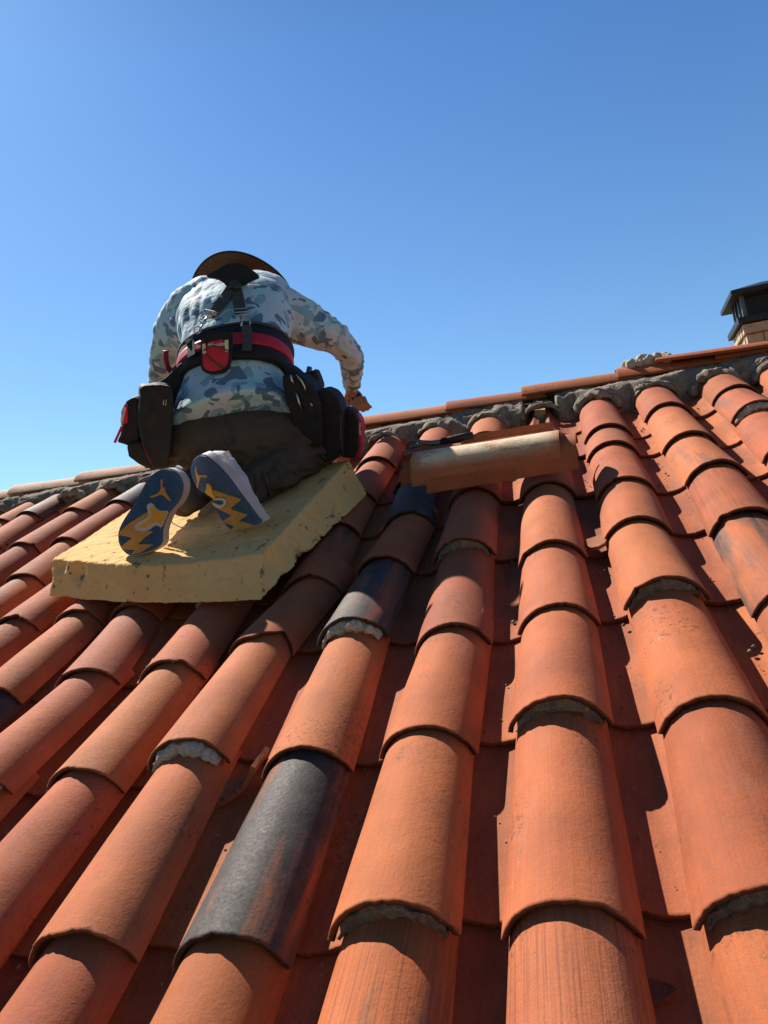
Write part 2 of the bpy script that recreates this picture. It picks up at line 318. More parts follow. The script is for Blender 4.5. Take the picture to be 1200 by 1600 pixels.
# ------------------------------------------------------------------ tile geometry
def rgb_attr(me, name, val, domain='POINT'):
    a = me.attributes.new(name, 'FLOAT_COLOR', domain); n = len(me.vertices)
    arr = np.tile(np.array(val, float), (n,1)) if np.ndim(val) == 1 else np.array(val, float)
    a.data.foreach_set('color', arr.ravel())
def tile_arrays(L=.45, hw0=.0835, r0=.062, hw1=.0735, r1=.055, th=.0092, concave=False, rough=1., sd=0, chip=None, nt=30, ny=15):
    """half-round tile in its own frame: lip at y=0, runs up +y, crest at z=0 (or trough at z=0). Returns verts, faces, edge mask"""
    rnd = random.Random(sd); off = Vector((rnd.uniform(0,99), rnd.uniform(0,99), rnd.uniform(0,99)))
    bow = rnd.uniform(-.0015,.0015); tw = rnd.uniform(-.0015,.0015)
    ys = [0, .0014, .005] + list(np.linspace(.02, 1, ny)*L)
    def ring(y, inner, lip):
        s = min(y/L, 1.); hw = hw0+(hw1-hw0)*s; rs = r0+(r1-r0)*s; Rr = (hw*hw+rs*rs)/(2*rs); A = math.acos(max(-1, 1-rs/Rr)); R2 = Rr+(th if concave else -th) if inner else Rr
        out = []
        for k in range(nt+1):
            t = (k/nt*2-1); a = t*A
            bev = 0.
            if lip == 0 and not inner: bev = .0012*(1 if not concave else -1)
            if lip == 0 and inner: bev = -.0012*(1 if not concave else -1)
            rr = R2-bev; x = rr*math.sin(a); z = rr*math.cos(a)-Rr
            if concave: z = -z
            nz = noise.noise(Vector((t*2.1, y*7, 0))+off)*.0014; z += nz+bow*math.sin(s*math.pi)+tw*t*(s-.5)
            yy = y+max(0, 1-y/.02)*((noise.noise(Vector((t*3,0,0))+off)*.0035)+(noise.noise(Vector((t*17,3,0))+off)*.0032*rough))
            if inner and y < .003: yy += abs(noise.noise(Vector((t*11,7,0))+off))*.005*rough
            if chip:
                for (ct, cw, cd) in chip:
                    dd = max(0, 1-abs(t-ct)/cw); yy += (cd*dd**.7 + noise.noise(Vector((t*14,1,4))+off)*.008*(dd>0))*max(0, 1-y/.12)
            out.append((x, yy, z))
        return out
    O = [ring(y, False, i) for i, y in enumerate(ys)]; I = [ring(y, True, i) for i, y in enumerate(ys)]
    g = Geo(); g.grid(O); nb = len(g.V); g.grid(I); m = nt+1; ny_ = len(ys)
    for k in range(nt):
        g.F.append((k, k+1, nb+k+1, nb+k)); e = (ny_-1)*m; g.F.append((e+k, e+k+1, nb+e+k+1, nb+e+k))
    for i in range(ny_-1):
        for k in (0, nt): g.F.append((i*m+k, (i+1)*m+k, nb+(i+1)*m+k, nb+i*m+k))
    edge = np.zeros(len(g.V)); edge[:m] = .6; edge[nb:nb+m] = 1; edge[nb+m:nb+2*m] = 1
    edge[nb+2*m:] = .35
    return np.array(g.V), g.F, edge
def place(V, x_axis, y_axis, z_axis, o):
    return V[:,0:1]*np.array(x_axis)+V[:,1:2]*np.array(y_axis)+V[:,2:3]*np.array(z_axis)+np.array(o)
def clay_mesh(V, Fc, P, edge, tint, smoke=0., comb=0., cream=0., sd=0, grime_shade=.12):
    """V local coords (for the pattern), P placed coords in roof frame"""
    me = mesh('tile', P, Fc, True); clean(me); me.set_sharp_from_angle(angle=rad(50))
    rnd = random.Random(sd+500); off = np.array([rnd.uniform(0,50) for _ in range(3)])
    a = me.attributes.new('tc', 'FLOAT_VECTOR', 'POINT'); a.data.foreach_set('vector', (V+off).ravel())
    n = len(V); rgb_attr(me, 'tint', np.tile(np.array([*tint, smoke]), (n,1)))
    ex = np.zeros((n,4)); ex[:,0] = comb; ex[:,1] = cream; ex[:,2] = edge; ex[:,3] = grime_shade; rgb_attr(me, 'extra', ex)
    me.materials.append(CLAY); return me
def tint_for(rnd, u=0.):
    a = [(.56,.185,.078), (.52,.160,.072), (.50,.158,.082), (.58,.205,.085), (.48,.145,.070), (.53,.180,.090)]
    c = np.array(rnd.choice(a)); c = c*rnd.uniform(.80,1.10); 
    if u < -.9: c = c*np.array([.92,.98,1.12])
    return c
def lumps(p, off=0., s=1.): 
    v = Vector(p)*s+Vector((off,off*1.7,0)); return noise.fractal(v, 1., 2., 5)

# ------------------------------------------------------------------ ROOF
S = .22; EXPO = .3644; VTOP = 2.8217
roof = thing('tiled_roof', (0,0,0), 'pitched roof of terracotta barrel tiles with a mortared ridge', 'roof'); roof['kind'] = 'thing'
# measured lip crests (column, row) -> pixel in the photograph
LIP = {(0,1):(878,1405),(0,2):(866,1101),(0,3):(866,942),(0,4):(857,843),(0,5):(850,750),
 (1,1):(1203,1402),(1,2):(1112,1087),(1,3):(1037,912),(1,4):(990,808),(1,5):(974,744),(1,6):(953,688),(1,7):(947,661),
 (2,4):(1164,794),(2,5):(1118,719),(2,6):(1075,674),(2,7):(1041,628),(3,6):(1185,632),(3,7):(1150,600),
 (-1,1):(600,1422),(-1,2):(655,1133),(-1,3):(700,973),(-1,4):(720,848),(-1,5):(735,761),
 (-2,1):(340,1458),(-2,2):(466,1166),(-2,3):(544,974),(-2,4):(594,868),(-2,5):(636,798),(-2,6):(645,741),
 (-3,1):(107,1456),(-3,2):(282,1165),(-3,3):(392,993),(-3,4):(482,897),(-3,7):(583,713),
 (-4,2):(118,1198),(-4,3):(260,1030),(-5,3):(126,1045),(-5,4):(196,944),(-6,4):(112,952),(-7,4):(13,963),
 (-8,5):(28,896),(-8,6):(93,840),(-8,7):(177,781),(-9,6):(25,847),(-9,7):(107,793),(-10,7):(30,800)}
MORT = {(0,2):'d',(1,1):'d',(1,3):'d',(-1,1):'d',(-1,4):'d',(-2,3):'l',(-3,2):'l',(-4,4):'l',(3,6):'l',(-5,2):'l'}
SMOKE = {(-2,1):1.20,(-2,3):1.12,(-2,5):1.6,(-3,4):.8,(2,5):.75,(2,3):.85,(3,6):.6,(-6,2):1.5,(-6,3):0.,(-8,7):1.3,(-10,7):1.0,(-8,5):.30,(-1,0):.55,(1,0):.22,(-8,4):.5}
COMB = {(0,0):1.,(-1,0):1.,(2,4):.8,(3,6):.3,(0,1):.12}
TINT = {(0,1):(.56,.185,.085),(0,2):(.54,.175,.082),(-1,1):(.58,.20,.082),(-2,2):(.60,.215,.088),(-3,2):(.56,.20,.088),(-4,3):(.52,.17,.085),(-4,2):(.60,.23,.10),(-5,3):(.46,.165,.105),(-3,1):(.56,.195,.09),(-1,0):(.58,.19,.075),(1,2):(.58,.19,.082),(0,0):(.57,.20,.10)}
tiles = []   # (screen size, kind, V, F, P, edge, args, mortar)
def scr(P):
    P = np.array(P); d = (P-CAMC)@CAMR.T; z = d[:,2]; ok = z > .05
    if not ok.any(): return 0, 0
    x = 600+F*d[ok,0]/z[ok]; y = 800+F*d[ok,1]/z[ok]; inn = ((x>0)&(x<1200)&(y>0)&(y<1600)); 
    return inn.mean()*ok.mean(), (np.ptp(np.clip(x,0,1200))*np.ptp(np.clip(y,0,1600)))
for c in range(-15, 9):
    rc = random.Random(c*31+5)
    pos = {}
    for r in range(-1, 9):
        if (c, r) in LIP:
            p = at_w(*LIP[(c, r)], 0.); pos[r] = (c*S+(p[0]-c*S)*.8, p[1])
    lips = {}
    for r in range(-1, 8):
        if r in pos: lips[r] = pos[r]
        else:
            near = [q for q in pos if abs(q-r) == 1]
            if near:
                q = near[0]; lips[r] = (c*S+(pos[q][0]-c*S)*.5+rc.uniform(-.003,.003), pos[q][1]+(r-q)*EXPO+rc.uniform(-.01,.01))
            else: lips[r] = (c*S+rc.uniform(-.005,.005), r*EXPO+rc.uniform(-.014,.014)-.02)
    for r in range(-1, 8):
        if r == 7 and (c, r) not in LIP and lips[r][1] > VTOP-.06: continue
        if (c, r) == (0, 7): continue
        u, v = lips[r]; nxt = lips.get(r+1, (u, v+EXPO))
        if r == 7 or (c, r) == (0, 6): nxt = (u, v+EXPO)
        sd = (c+40)*100+r+7; rn = random.Random(sd)
        L = min(.445, VTOP+.05-v)
        if (c, r) == (0, 6): L = max(.2, at_w(845,663,0)[1]-v)
        mort = MORT.get((c, r)); lift = .016 if mort else rn.choice((0,0,.001,.003))
        chip = None
        if (c, r) == (-3, 3): chip = [(.55,.5,.05)]
        elif (c, r) == (-9, 7): chip = [(.85,.3,.03)]
        elif rn.random() < .45: chip = [(rn.uniform(-.9,.9), .12, rn.uniform(.006,.014))]
        f = .445/max(L,.1)
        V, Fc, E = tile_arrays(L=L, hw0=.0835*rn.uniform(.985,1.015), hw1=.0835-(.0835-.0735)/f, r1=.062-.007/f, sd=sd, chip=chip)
        z0 = lift; zt = -.0150+lift*.15          # the head of the tile sits under the lip of the one above
        yax = np.array([nxt[0]-u, nxt[1]-v, 0.]); n0 = np.linalg.norm(yax); yax /= n0; slope = (zt-z0)/n0
        yax = np.array([yax[0], yax[1], slope]); xax = np.array([yax[1], -yax[0], rn.uniform(-.02,.02)])
        P = place(V, xax, yax, (0,0,1), (u, v, z0))
        t = TINT.get((c, r)); t = np.array(t) if t is not None else tint_for(rn, u)
        sm = SMOKE.get((c, r), 0. if rn.random() > .07 or c > -3 else .3)
        inn, size = scr(P)
        tiles.append([inn*size, 'cover_tile', V, Fc, P, E, dict(tint=t, smoke=sm, comb=COMB.get((c, r), 0.), sd=sd), (mort, u, v, z0, xax, yax, sd)])
    # the pans of the channel to the right of column c
    for r in range(-1, 8):
        u = (c+.5)*S; a = lips.get(r, (0, r*EXPO))[1]; v = a+.045; sd = (c+40)*100+r+3007; rn = random.Random(sd)
        v += rn.uniform(-.008,.008); u += rn.uniform(-.004,.004)
        L = min(.43, VTOP+.06-v)
        if L < .12: continue
        f = .43/L
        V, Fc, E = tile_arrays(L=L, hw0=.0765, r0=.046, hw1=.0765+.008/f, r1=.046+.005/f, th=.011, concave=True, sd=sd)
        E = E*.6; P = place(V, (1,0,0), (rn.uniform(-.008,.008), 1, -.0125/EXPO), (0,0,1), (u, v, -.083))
        inn, size = scr(P); tiles.append([inn*size*.35, 'pan_tile', V, Fc, P, E, dict(tint=tint_for(rn, u)*np.array([1.06,1.12,1.1]), smoke=0., comb=0., sd=sd, grime_shade=.38), None])  # stronger streak colour here stands in for channel shade, on top of real grime
def plug(mk, u, v, z0, xax, yax, sd):
    """mortar pressed between a lip and the tile below it"""
    rn = random.Random(sd); R0 = .0812-.0092; A = 1.30; off = rn.uniform(0,40); light = mk == 'l'; lo, hi = (-1., rn.uniform(.45,.95)) if light else (-1., 1.)
    g = Geo(); nt = 40; prof = []
    thick = .026 if not light else .029
    for k in range(nt+1):
        q = k/nt; t = lo+(hi-lo)*q; a = t*A; taper = (1-abs(q*2-1)**4*.9)*(1+.45*lumps((t*1.6,0,3), off)); row = []
        for j in range(9):
            s = j/8.; th_ = thick*s*taper+lumps((t*4,s*2,0), off)*.006; rr = R0+.0005-th_
            y = (.0035 if not light else -.003)+lumps((t*5,s*1.5,2), off)*(.010 if light else .006)-(.012*math.sin(s*3.1)*(1 if light else .25))
            row.append((rr*math.sin(a), y, rr*math.cos(a)-.0812))
        rr = R0-thick*taper-.001; row.append((rr*math.sin(a), .05, rr*math.cos(a)-.0812)); row.append((R0*math.sin(a), .05, R0*math.cos(a)-.0812))
        prof.append(row)
    g.grid(prof, closed_v=True)
    P = place(np.array(g.V), xax, yax, (0,0,1), (u, v, z0)); me = mesh('mortar', P, g.F, True); clean(me)
    me.materials.append(MORTAR_L if light else MORTAR_D); return me
def join_stuff(name, items):
    Vs=[];Fs=[];Ps=[];Es=[];T=[];X=[];O=[];b=0
    for it in items:
        _,_,V,Fc,P,E,a,_m = it; rnd = random.Random(a['sd']+500); off = np.array([rnd.uniform(0,50) for _ in range(3)])
        Ps.append(P); Fs += [tuple(i+b for i in f) for f in Fc]; b += len(V); O.append(V+off); n = len(V)
        T.append(np.tile(np.array([*a['tint'], a['smoke']]), (n,1))); ex = np.zeros((n,4)); ex[:,0] = a['comb']; ex[:,2] = E; ex[:,3] = a.get('grime_shade', .12); X.append(ex)
    me = mesh(name, np.vstack(Ps), Fs, True); clean(me); me.set_sharp_from_angle(angle=rad(50))
    at = me.attributes.new('tc', 'FLOAT_VECTOR', 'POINT'); at.data.foreach_set('vector', np.vstack(O).ravel()); rgb_attr(me, 'tint', np.vstack(T)); rgb_attr(me, 'extra', np.vstack(X))
    me.materials.append(CLAY); o = link(name, me, roof); o['kind'] = 'stuff'; return o
for kind in ('cover_tile', 'pan_tile'):
    ts = sorted([t for t in tiles if t[1] == kind], key=lambda t: -t[0])
    for t in ts[:100]:
        o = link(kind, clay_mesh(t[2], t[3], t[4], t[5], **t[6]), roof)
        if t[7] and t[7][0]: link('mortar_plug', plug(*t[7]), o)
    join_stuff(kind+'s', ts[100:])

# deck under the tiles, far slope, ridge mortar, ridge tiles
VR = 3.0   # ridge line
g = Geo(); g.box((-3.4,-.9,-.135), (5.2,0,0), (0,3.87,0), (0,0,.02)); link('roof_deck', g.mesh('deck', False), roof, DARK)
fd = np.array([0, math.cos(2*PITCH), -math.sin(2*PITCH)]); fn = np.array([0, math.sin(2*PITCH), math.cos(2*PITCH)])
g = Geo()
rows = []
for i in range(0, 24*8+1):
    x = -3.4+5.2*i/(24*8); ph = x/S*2*math.pi
    rows.append([np.array([x, VR, -.13])+fd*d+fn*(.035*math.cos(ph)+.02) for d in (0, .36, .361, .72, .721, 1.08, 1.081, 1.6, 2.4, 3.6)])
g.grid(rows)
Pm = np.array(g.V); me = mesh('far_slope', Pm, g.F); clean(me)
a_ = me.attributes.new('tc', 'FLOAT_VECTOR', 'POINT'); a_.data.foreach_set('vector', Pm.ravel()); rgb_attr(me, 'tint', np.tile([.52,.17,.08,0.], (len(Pm),1))); rgb_attr(me, 'extra', np.tile([0,0,0,1.], (len(Pm),1))); me.materials.append(CLAY)
link('far_slope', me, roof)
# ridge mortar bed
g = Geo(); rows = []; nu = 620
for i in range(nu+1):
    x = -3.4+5.2*i/nu; ph = ((x/S+.5)%1-.5)*S; dome = math.sqrt(max(0, .0835**2-ph**2))/.0835; row = []
    for j in range(22):
        s = j/21.
        v = 2.775+.205*s; top = .012+.03*max(0, s-.3)
        w = -.075+(.078)*min(1, s*2.6)**.7
        w += dome*.045*max(0, 1-s*2.2)
        n1 = lumps((x*9, s*2.2, 0), 3.3); n2 = lumps((x*31, s*7, 5), 7.7)
        amp = (.022 if s < .75 else .018*(1-s)/.25)
        w += n1*amp+n2*amp*.45; v += lumps((x*13, s*3, 9), 1.)*.016
        if s < .08: w -= .04
        if abs(x+.0) < .068 and s < .62: v += .10*(1-(abs(x)/.068)**4); w -= .05*(1-(abs(x)/.068)**4)
        row.append((x, v, min(w, .006)))
    rows.append(row)
g.grid(rows); link('ridge_mortar', g.mesh('ridge_mortar'), roof, MORTAR)
def mortar_collar(c, u, hi=1.):
    g = Geo(); rows = []; rn = random.Random(c+90); off = rn.uniform(0,50)
    for i in range(37):
        a = (i/36*2-1)*1.35; row = []
        for j in range(12):
            s = j/11*2*math.pi; rt = .013*hi*(1+.7*lumps((a*2.2,0,0), off)); rr = .0835+.004+rt*math.cos(s)+lumps((a*3,s,2), off)*.006
            row.append((u+rr*math.sin(a), 2.80+rt*2.2*math.sin(s)+lumps((a*2,s,5), off)*.012, rr*math.cos(a)-.0835-.010))
        rows.append(row)
    g.grid(rows, closed_v=True); link('mortar_collar', g.mesh('collar'), roof, MORTAR)
for c in range(-12, 6): mortar_collar(c, c*S, 1.3 if c in (1,3,4,-9,-8,-10) else .8)
# ridge tiles: axis along u, wide end to the left, each lapping over the one on its left
RU = [-3.05,-2.611,-2.228,-1.84,-1.47,-1.12,-.775,-.391,-.066,.32,.689,1.10]
gdir = np.array([0, math.sin(PITCH), math.cos(PITCH)]); gside = np.array([0, math.cos(PITCH), -math.sin(PITCH)])   # true vertical / horizontal in roof coordinates
for i, u in enumerate(RU):
    nx = RU[i+1] if i+1 < len(RU) else u+.4; L = nx-u+.09; sd = 9000+i; rn = random.Random(sd)
    V, Fc, E = tile_arrays(L=L, hw0=.105, r0=.058, hw1=.094, r1=.051, th=.013, sd=sd, rough=1.3)
    tl = .020/(nx-u)
    P = place(V, gside, np.array([1,0,0])-gdir*tl, gdir, np.array([u, VR+.008, .012])+gdir*(.020+rn.uniform(-.004,.004)))
    kw = dict(tint=tint_for(rn), sd=sd)
    if i == 2: kw.update(smoke=.62, cream=.35)
    if i in (0,1): kw.update(cream=.38, tint=(.50,.26,.17))
    o = link('ridge_tile', clay_mesh(V, Fc, P, E, **kw), roof)
# a split piece lying over the ridge lap, and loose mortar heaped beside it
V, Fc, E = tile_arrays(L=.42, hw0=.085, r0=.03, hw1=.07, r1=.03, th=.013, sd=771, chip=[(-.3,.5,.07)])
P = place(V, gside, np.array([1,.0,0])-gdir*.05, gdir, np.array([.47, VR-.03, .035])+gdir*.02); link('ridge_tile', clay_mesh(V, Fc, P, E, (.50,.16,.08), sd=771), roof)
g = Geo()
for k in range(16):
    rn = random.Random(k); g.ball((.37+.011*k, 2.99+rn.uniform(-.03,.03), .035+rn.uniform(-.006,.012)+.012*math.sin(k/15*3.1)), rn.uniform(.014,.026), 12, 8)
me = eval_mods(g.mesh(), [('REMESH', dict(mode='VOXEL', voxel_size=.003))]); displace(me, lambda p, n: lumps(p, 2., 40)*.006)
me.polygons.foreach_set('use_smooth', [True]*len(me.polygons)); link('mortar_heap', me, roof, MORTAR_L)
# pine batten end showing under the ridge, with the dark opening around it
pb = at_v(845, 650, 2.80); g = Geo(); g.box((pb[0]-.021, 2.79, -.11), (.042,0,0), (0,.06,0), (0,0,.11+pb[2]+.024)); 
b_ = link('batten', g.mesh('batten', False), roof, WOOD)
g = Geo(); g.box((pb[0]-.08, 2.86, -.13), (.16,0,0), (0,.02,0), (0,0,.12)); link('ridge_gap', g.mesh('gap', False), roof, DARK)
# house wall and eaves fascia under the roof (below the frame)
g = Geo(); y0 = W((0,-.9,0)).y; zt_ = W((0,-.9,-.14)).z; yb = W(np.array([0,VR,-.13])+fd*3.6).y
g.box((-3.3, y0+.35, .0), (5.0,0,0), (0,yb-y0-1.2,0), (0,0,zt_-.0)); link('house_wall', g.mesh('walls', False), roof, WALL, roof=False)
# ground
g = Geo(); n = 24; g.grid([[(-3000+6000*i/n, -3000+6000*j/n, 0) for j in range(n+1)] for i in range(n+1)])
tag(link('ground', g.mesh('ground'), None, GROUND, roof=False), 'dry ground far below the roof', None, None, 'structure')
# ------------------------------------------------------------------ FOAM PAD
def foam_pad():
    nu, nv, nw = 60, 50, 8
    FL, FR, BR, BL = map(np.array, ((-1.452,1.590), (-.700,1.395), (-.628,2.100), (-1.375,2.20)))
    fl, fr, br, bl = map(np.array, ((-1.455,1.520), (-.695,1.285), (-.565,1.995), (-1.37,2.18)))
    def pt(s, t, k):
        a = (FL*(1-s)+FR*s)*(1-t)+(BL*(1-s)+BR*s)*t; b = (fl*(1-s)+fr*s)*(1-t)+(bl*(1-s)+br*s)*t
        bow = math.sin(s*math.pi)*(1-t); a = a+np.array([0,-.050])*bow; b = b+np.array([0,-.03])*bow
        wt = .086+.012*s*t-.010*math.sin(s*math.pi)*math.sin(t*math.pi)+.006*math.sin(s*5+1); wb = .004-.006*t
        p = a*k+b*(1-k); return (p[0], p[1], wb+(wt-wb)*k)
    g = Geo()
    g.grid([[pt(i/nu, j/nv, 1) for j in range(nv+1)] for i in range(nu+1)]); g.grid([[pt(i/nu, j/nv, 0) for j in range(nv+1)] for i in range(nu+1)])
    for j in (0, 1): g.grid([[pt(i/nu, j, k/nw) for k in range(nw+1)] for i in range(nu+1)])
    for i in (0, 1): g.grid([[pt(i, j/nv, k/nw) for k in range(nw+1)] for j in range(nv+1)])
    me = g.mesh(); bm = bmesh.new(); bm.from_mesh(me); bmesh.ops.remove_doubles(bm, verts=bm.verts, dist=1e-4); bmesh.ops.recalc_face_normals(bm, faces=bm.faces); bm.to_mesh(me); bm.free()
    me = eval_mods(me, [('REMESH', dict(mode='VOXEL', voxel_size=.0048))])
    dents = [(at_w(432,872,.06), .050, .018), (at_w(120,893,.07), .040, .022), (at_w(97,885,.075), .03, .014), (at_w(398,842,.085), .022, .012), (at_w(478,868,.01), .035, .028), (at_w(505,838,.02), .026, .02),
             (at_w(532,800,.02), .03, .016), (at_w(452,905,.0), .03, .02), (at_w(528,742,.07), .022, .008), (at_w(350,893,.05), .012, .008), (at_w(78,905,.04), .03, .008), (at_w(415,925,.03), .018, .008), (at_w(516,758,.06), .014,.012),(at_w(215,872,.08),.05,.008),(at_w(395,832,.08),.05,.008)]
    cen = np.array((-1.02,1.8,.03)); rn = random.Random(5)
    for k in range(46):
        q = at_w(rn.uniform(90,420), rn.uniform(897,936), .045) if k < 22 else at_w(430+rn.uniform(0,110), 0, .04) if False else (at_w(rn.uniform(150,420), rn.uniform(800,885), .085) if k < 34 else np.array((-.69+.1*(k-34)/12, 1.38+.65*(k-34)/12, rn.uniform(.02,.08))))
        dents.append((q, rn.uniform(.008,.02), rn.uniform(.004,.010)))
    n = len(me.vertices); co = np.empty(n*3); me.vertices.foreach_get('co', co); co = co.reshape(-1,3); no = np.empty(n*3); me.vertices.foreach_get('normal', no); no = no.reshape(-1,3)
    for p, r, d in dents:
        q = co-p; dist = np.linalg.norm(q, axis=1); wgt = np.clip(1-dist/r, 0, 1)**.9; co = co-no*(wgt*d)[:,None]*.6+((cen-co)/np.linalg.norm(cen-co, axis=1)[:,None])*(wgt*d)[:,None]*.4
    for i in range(n):
        v = Vector(co[i].tolist()); d = noise.fractal(v*9, 1., 2., 3)*.0032+noise.fractal(v*45, 1., 2., 3)*.0016
        if no[i][2] < .5: d += max(0, noise.noise(v*30)-.34)*-.030
        co[i] += no[i]*d
    me.vertices.foreach_set('co', co.ravel()); me.update(); me.polygons.foreach_set('use_smooth', [True]*len(me.polygons)); me.set_sharp_from_angle(angle=rad(48))
    return me
fm = foam_pad(); fo = link('foam_pad', fm, None, FOAM)
tag(fo, 'thick worn yellow foam slab laid on the tiles under the kneeling worker', 'foam pad')

# ------------------------------------------------------------------ PERSON
person = thing('person', (-.95,1.95,.1), 'worker kneeling on foam, back turned, in camouflage shirt, dark trousers and brimmed hat', 'person')
def loft(rings, n=36, ex=2.3, off=0., s0=0, s1=1, ph0=0, ph1=2*math.pi, ns=40, close=True, fn=None):
    """rings: (centre, half width, half depth); smooth interpolation along them. fn(s) -> extra offset"""
    C_ = np.array([r[0] for r in rings]); A = np.array([r[1] for r in rings]); B = np.array([r[2] for r in rings]); TL = np.array([r[3] if len(r) > 3 else 0. for r in rings]); m = len(rings)-1
    def cr(arr, x):
        x = min(max(x, 0), m-1e-6); i = int(x); f = x-i; p = [arr[max(i-1,0)], arr[i], arr[i+1], arr[min(i+2,m)]]
        return .5*((2*p[1])+(-p[0]+p[2])*f+(2*p[0]-5*p[1]+4*p[2]-p[3])*f*f+(-p[0]+3*p[1]-3*p[2]+p[3])*f**3)
    out = []
    for k in range(ns+1):
        x = (s0+(s1-s0)*k/ns)*m; c = cr(C_, x); t = cr(C_, x+.05)-cr(C_, x-.05); t /= np.linalg.norm(t)
        lat = np.array([1.,0.12,cr(TL, x)]); lat -= t*np.dot(lat, t); lat /= np.linalg.norm(lat); fw = np.cross(t, lat); a = cr(A, x)+off; b = cr(B, x)+off
        row = []
        for j in range(n+(0 if close else 1)):
            ph = ph0+(ph1-ph0)*j/n; cc, ss = math.cos(ph), math.sin(ph)
            row.append(c+lat*a*math.copysign(abs(cc)**(2/ex), cc)+fw*b*math.copysign(abs(ss)**(2/ex), ss))
        out.append(row)
    return out
def solid(g, rows):
    b = len(g.V); n = len(rows[0]); g.grid(rows, closed_v=True); g.F.append(tuple(b+i for i in range(n))); g.F.append(tuple(b+(len(rows)-1)*n+i for i in reversed(range(n))))
def PV(x, y, v): return at_v(x, y, v+.62*max(0., v-2.02))     # the back leans forward towards the ridge
TOR = [(PV(364,668,2.02), .212,.150,.13), (PV(366,640,2.06), .200,.145,.06), (PV(368,582,2.12), .174,.120,-.08), (PV(369,540,2.19), .190,.124,-.08), (PV(368,500,2.27), .210,.128,-.06), (PV(366,475,2.35), .222,.112,-.05), (PV(367,460,2.40), .180,.085,-.05), (PV(368,448,2.46), .062,.050,-.05)]
RA = [(PV(442,482,2.34),.084), (PV(488,507,2.38),.073), (PV(528,532,2.41),.060), (PV(548,556,2.44),.053), (PV(550,584,2.50),.047), (PV(548,599,2.54),.038)]
LA = [(PV(296,480,2.33),.080), (PV(268,520,2.35),.071), (PV(254,565,2.37),.055), (PV(250,600,2.42),.046), (PV(275,640,2.58),.036)]
def chain(g, pts, k=1., d=0.):
    for (a, ra), (b, rb) in zip(pts, pts[1:]): g.capsule(a, b, ra*k+d, rb*k+d)
# the body itself: one continuous surface
HN = PV(372,436,2.50); HH = PV(374,446,2.63)
KR = np.array((-.700,2.20,.175)); KL = np.array((-1.03,2.28,.175))
HR = at_v(420,690,2.04); HL = at_v(312,694,2.04)
AR = at_v(392,762,1.84); AL = at_v(292,778,1.80)
g = Geo(); solid(g, loft([(t[0], t[1]-.035, t[2]-.035) for t in TOR[1:]]))
chain(g, RA, .72); chain(g, LA, .72); g.capsule(PV(366,445,2.42), HH, .055, .06)
g.ball(HH, .098, 20, 14, (.82,1.,1.12))
WR = RA[-1][0]; PALM = PV(549,612,2.57)
g.capsule(RA[-1][0], PALM, .026, .026); g.capsule(PALM, PALM+np.array((.018,.012,-.03)), .027, .024)
HRT = PALM+np.array((.022,.0,-.035))
fing = []
for k in range(4):
    b0 = PALM+np.array((-.008+.020*k, -.012, -.028-.002*k)); b1 = b0+np.array((.012,-.026,-.026)); b2 = b1+np.array((.010,.008,-.022)); b3 = b2+np.array((.0,.020,-.006))
    L_ = (1., 1.1, 1.03, .85)[k]; rr = (.0098,.0100,.0095,.0085)[k]
    pts = [b0, b0+(b1-b0)*L_, b0+(b2-b0)*L_, b0+(b3-b0)*L_]; chain(g, [(p, rr*(1-.07*i)) for i, p in enumerate(pts)])
chain(g, [(PALM+np.array((-.022,.0,-.01)), .012), (PALM+np.array((-.032,-.02,-.032)), .011), (PALM+np.array((-.018,-.034,-.050)), .0095)])
LH = LA[-1][0]; g.capsule(LH, LH+np.array((.03,.03,-.08)), .028, .03)
for k in range(4): q = LH+np.array((.02+.018*k, .04, -.10)); chain(g, [(q, .0095), (q+np.array((.01,.03,-.02)), .009), (q+np.array((.01,.05,-.04)), .008)])
chain(g, [(LH+np.array((.0,.02,-.07)), .012), (LH+np.array((-.01,.06,-.10)), .009)])
chain(g, [(HR,.085), (KR,.055)]); chain(g, [(HL,.085), (KL,.055)]); chain(g, [(KR,.052), (AR,.036)]); chain(g, [(KL,.052), (AL,.036)]); g.capsule(HL, HR, .09, .09)
me = eval_mods(g.mesh(), [('REMESH', dict(mode='VOXEL', voxel_size=.0042)), ('SMOOTH', dict(factor=.5, iterations=2))]); me.polygons.foreach_set('use_smooth', [True]*len(me.polygons))
link('body', me, person, SKIN)
# face details on the far side of the head and hair under the hat
hd = np.array((.0,.80,-.30)); hd /= np.linalg.norm(hd); upv = np.cross(np.array((1.,0,0)), hd)
g = Geo(); fc = HH+hd*.088
g.capsule(fc+upv*.01, fc-upv*.025+hd*.014, .009, .013); 
for sx in (-1, 1):
    g.ball(fc+np.array((sx*.032,0,0))+upv*.012-hd*.004, .012, 10, 8); g.ball(HH+np.array((sx*.082,0,0))-upv*.005, .026, 10, 8, (.35,.7,1.2))
g.capsule(fc+np.array((-.02,0,0))-upv*.05-hd*.004, fc+np.array((.02,0,0))-upv*.05-hd*.004, .007, .007)
link('face', g.mesh('face'), person, SKIN)
g = Geo(); g.ball(HH-hd*.012+upv*.014, .104, 24, 16, (.84,.96,1.08)); me = g.mesh('hair'); displace(me, lambda p, n: lumps(p, 3, 30)*.004); link('hair', me, person, HAIR)
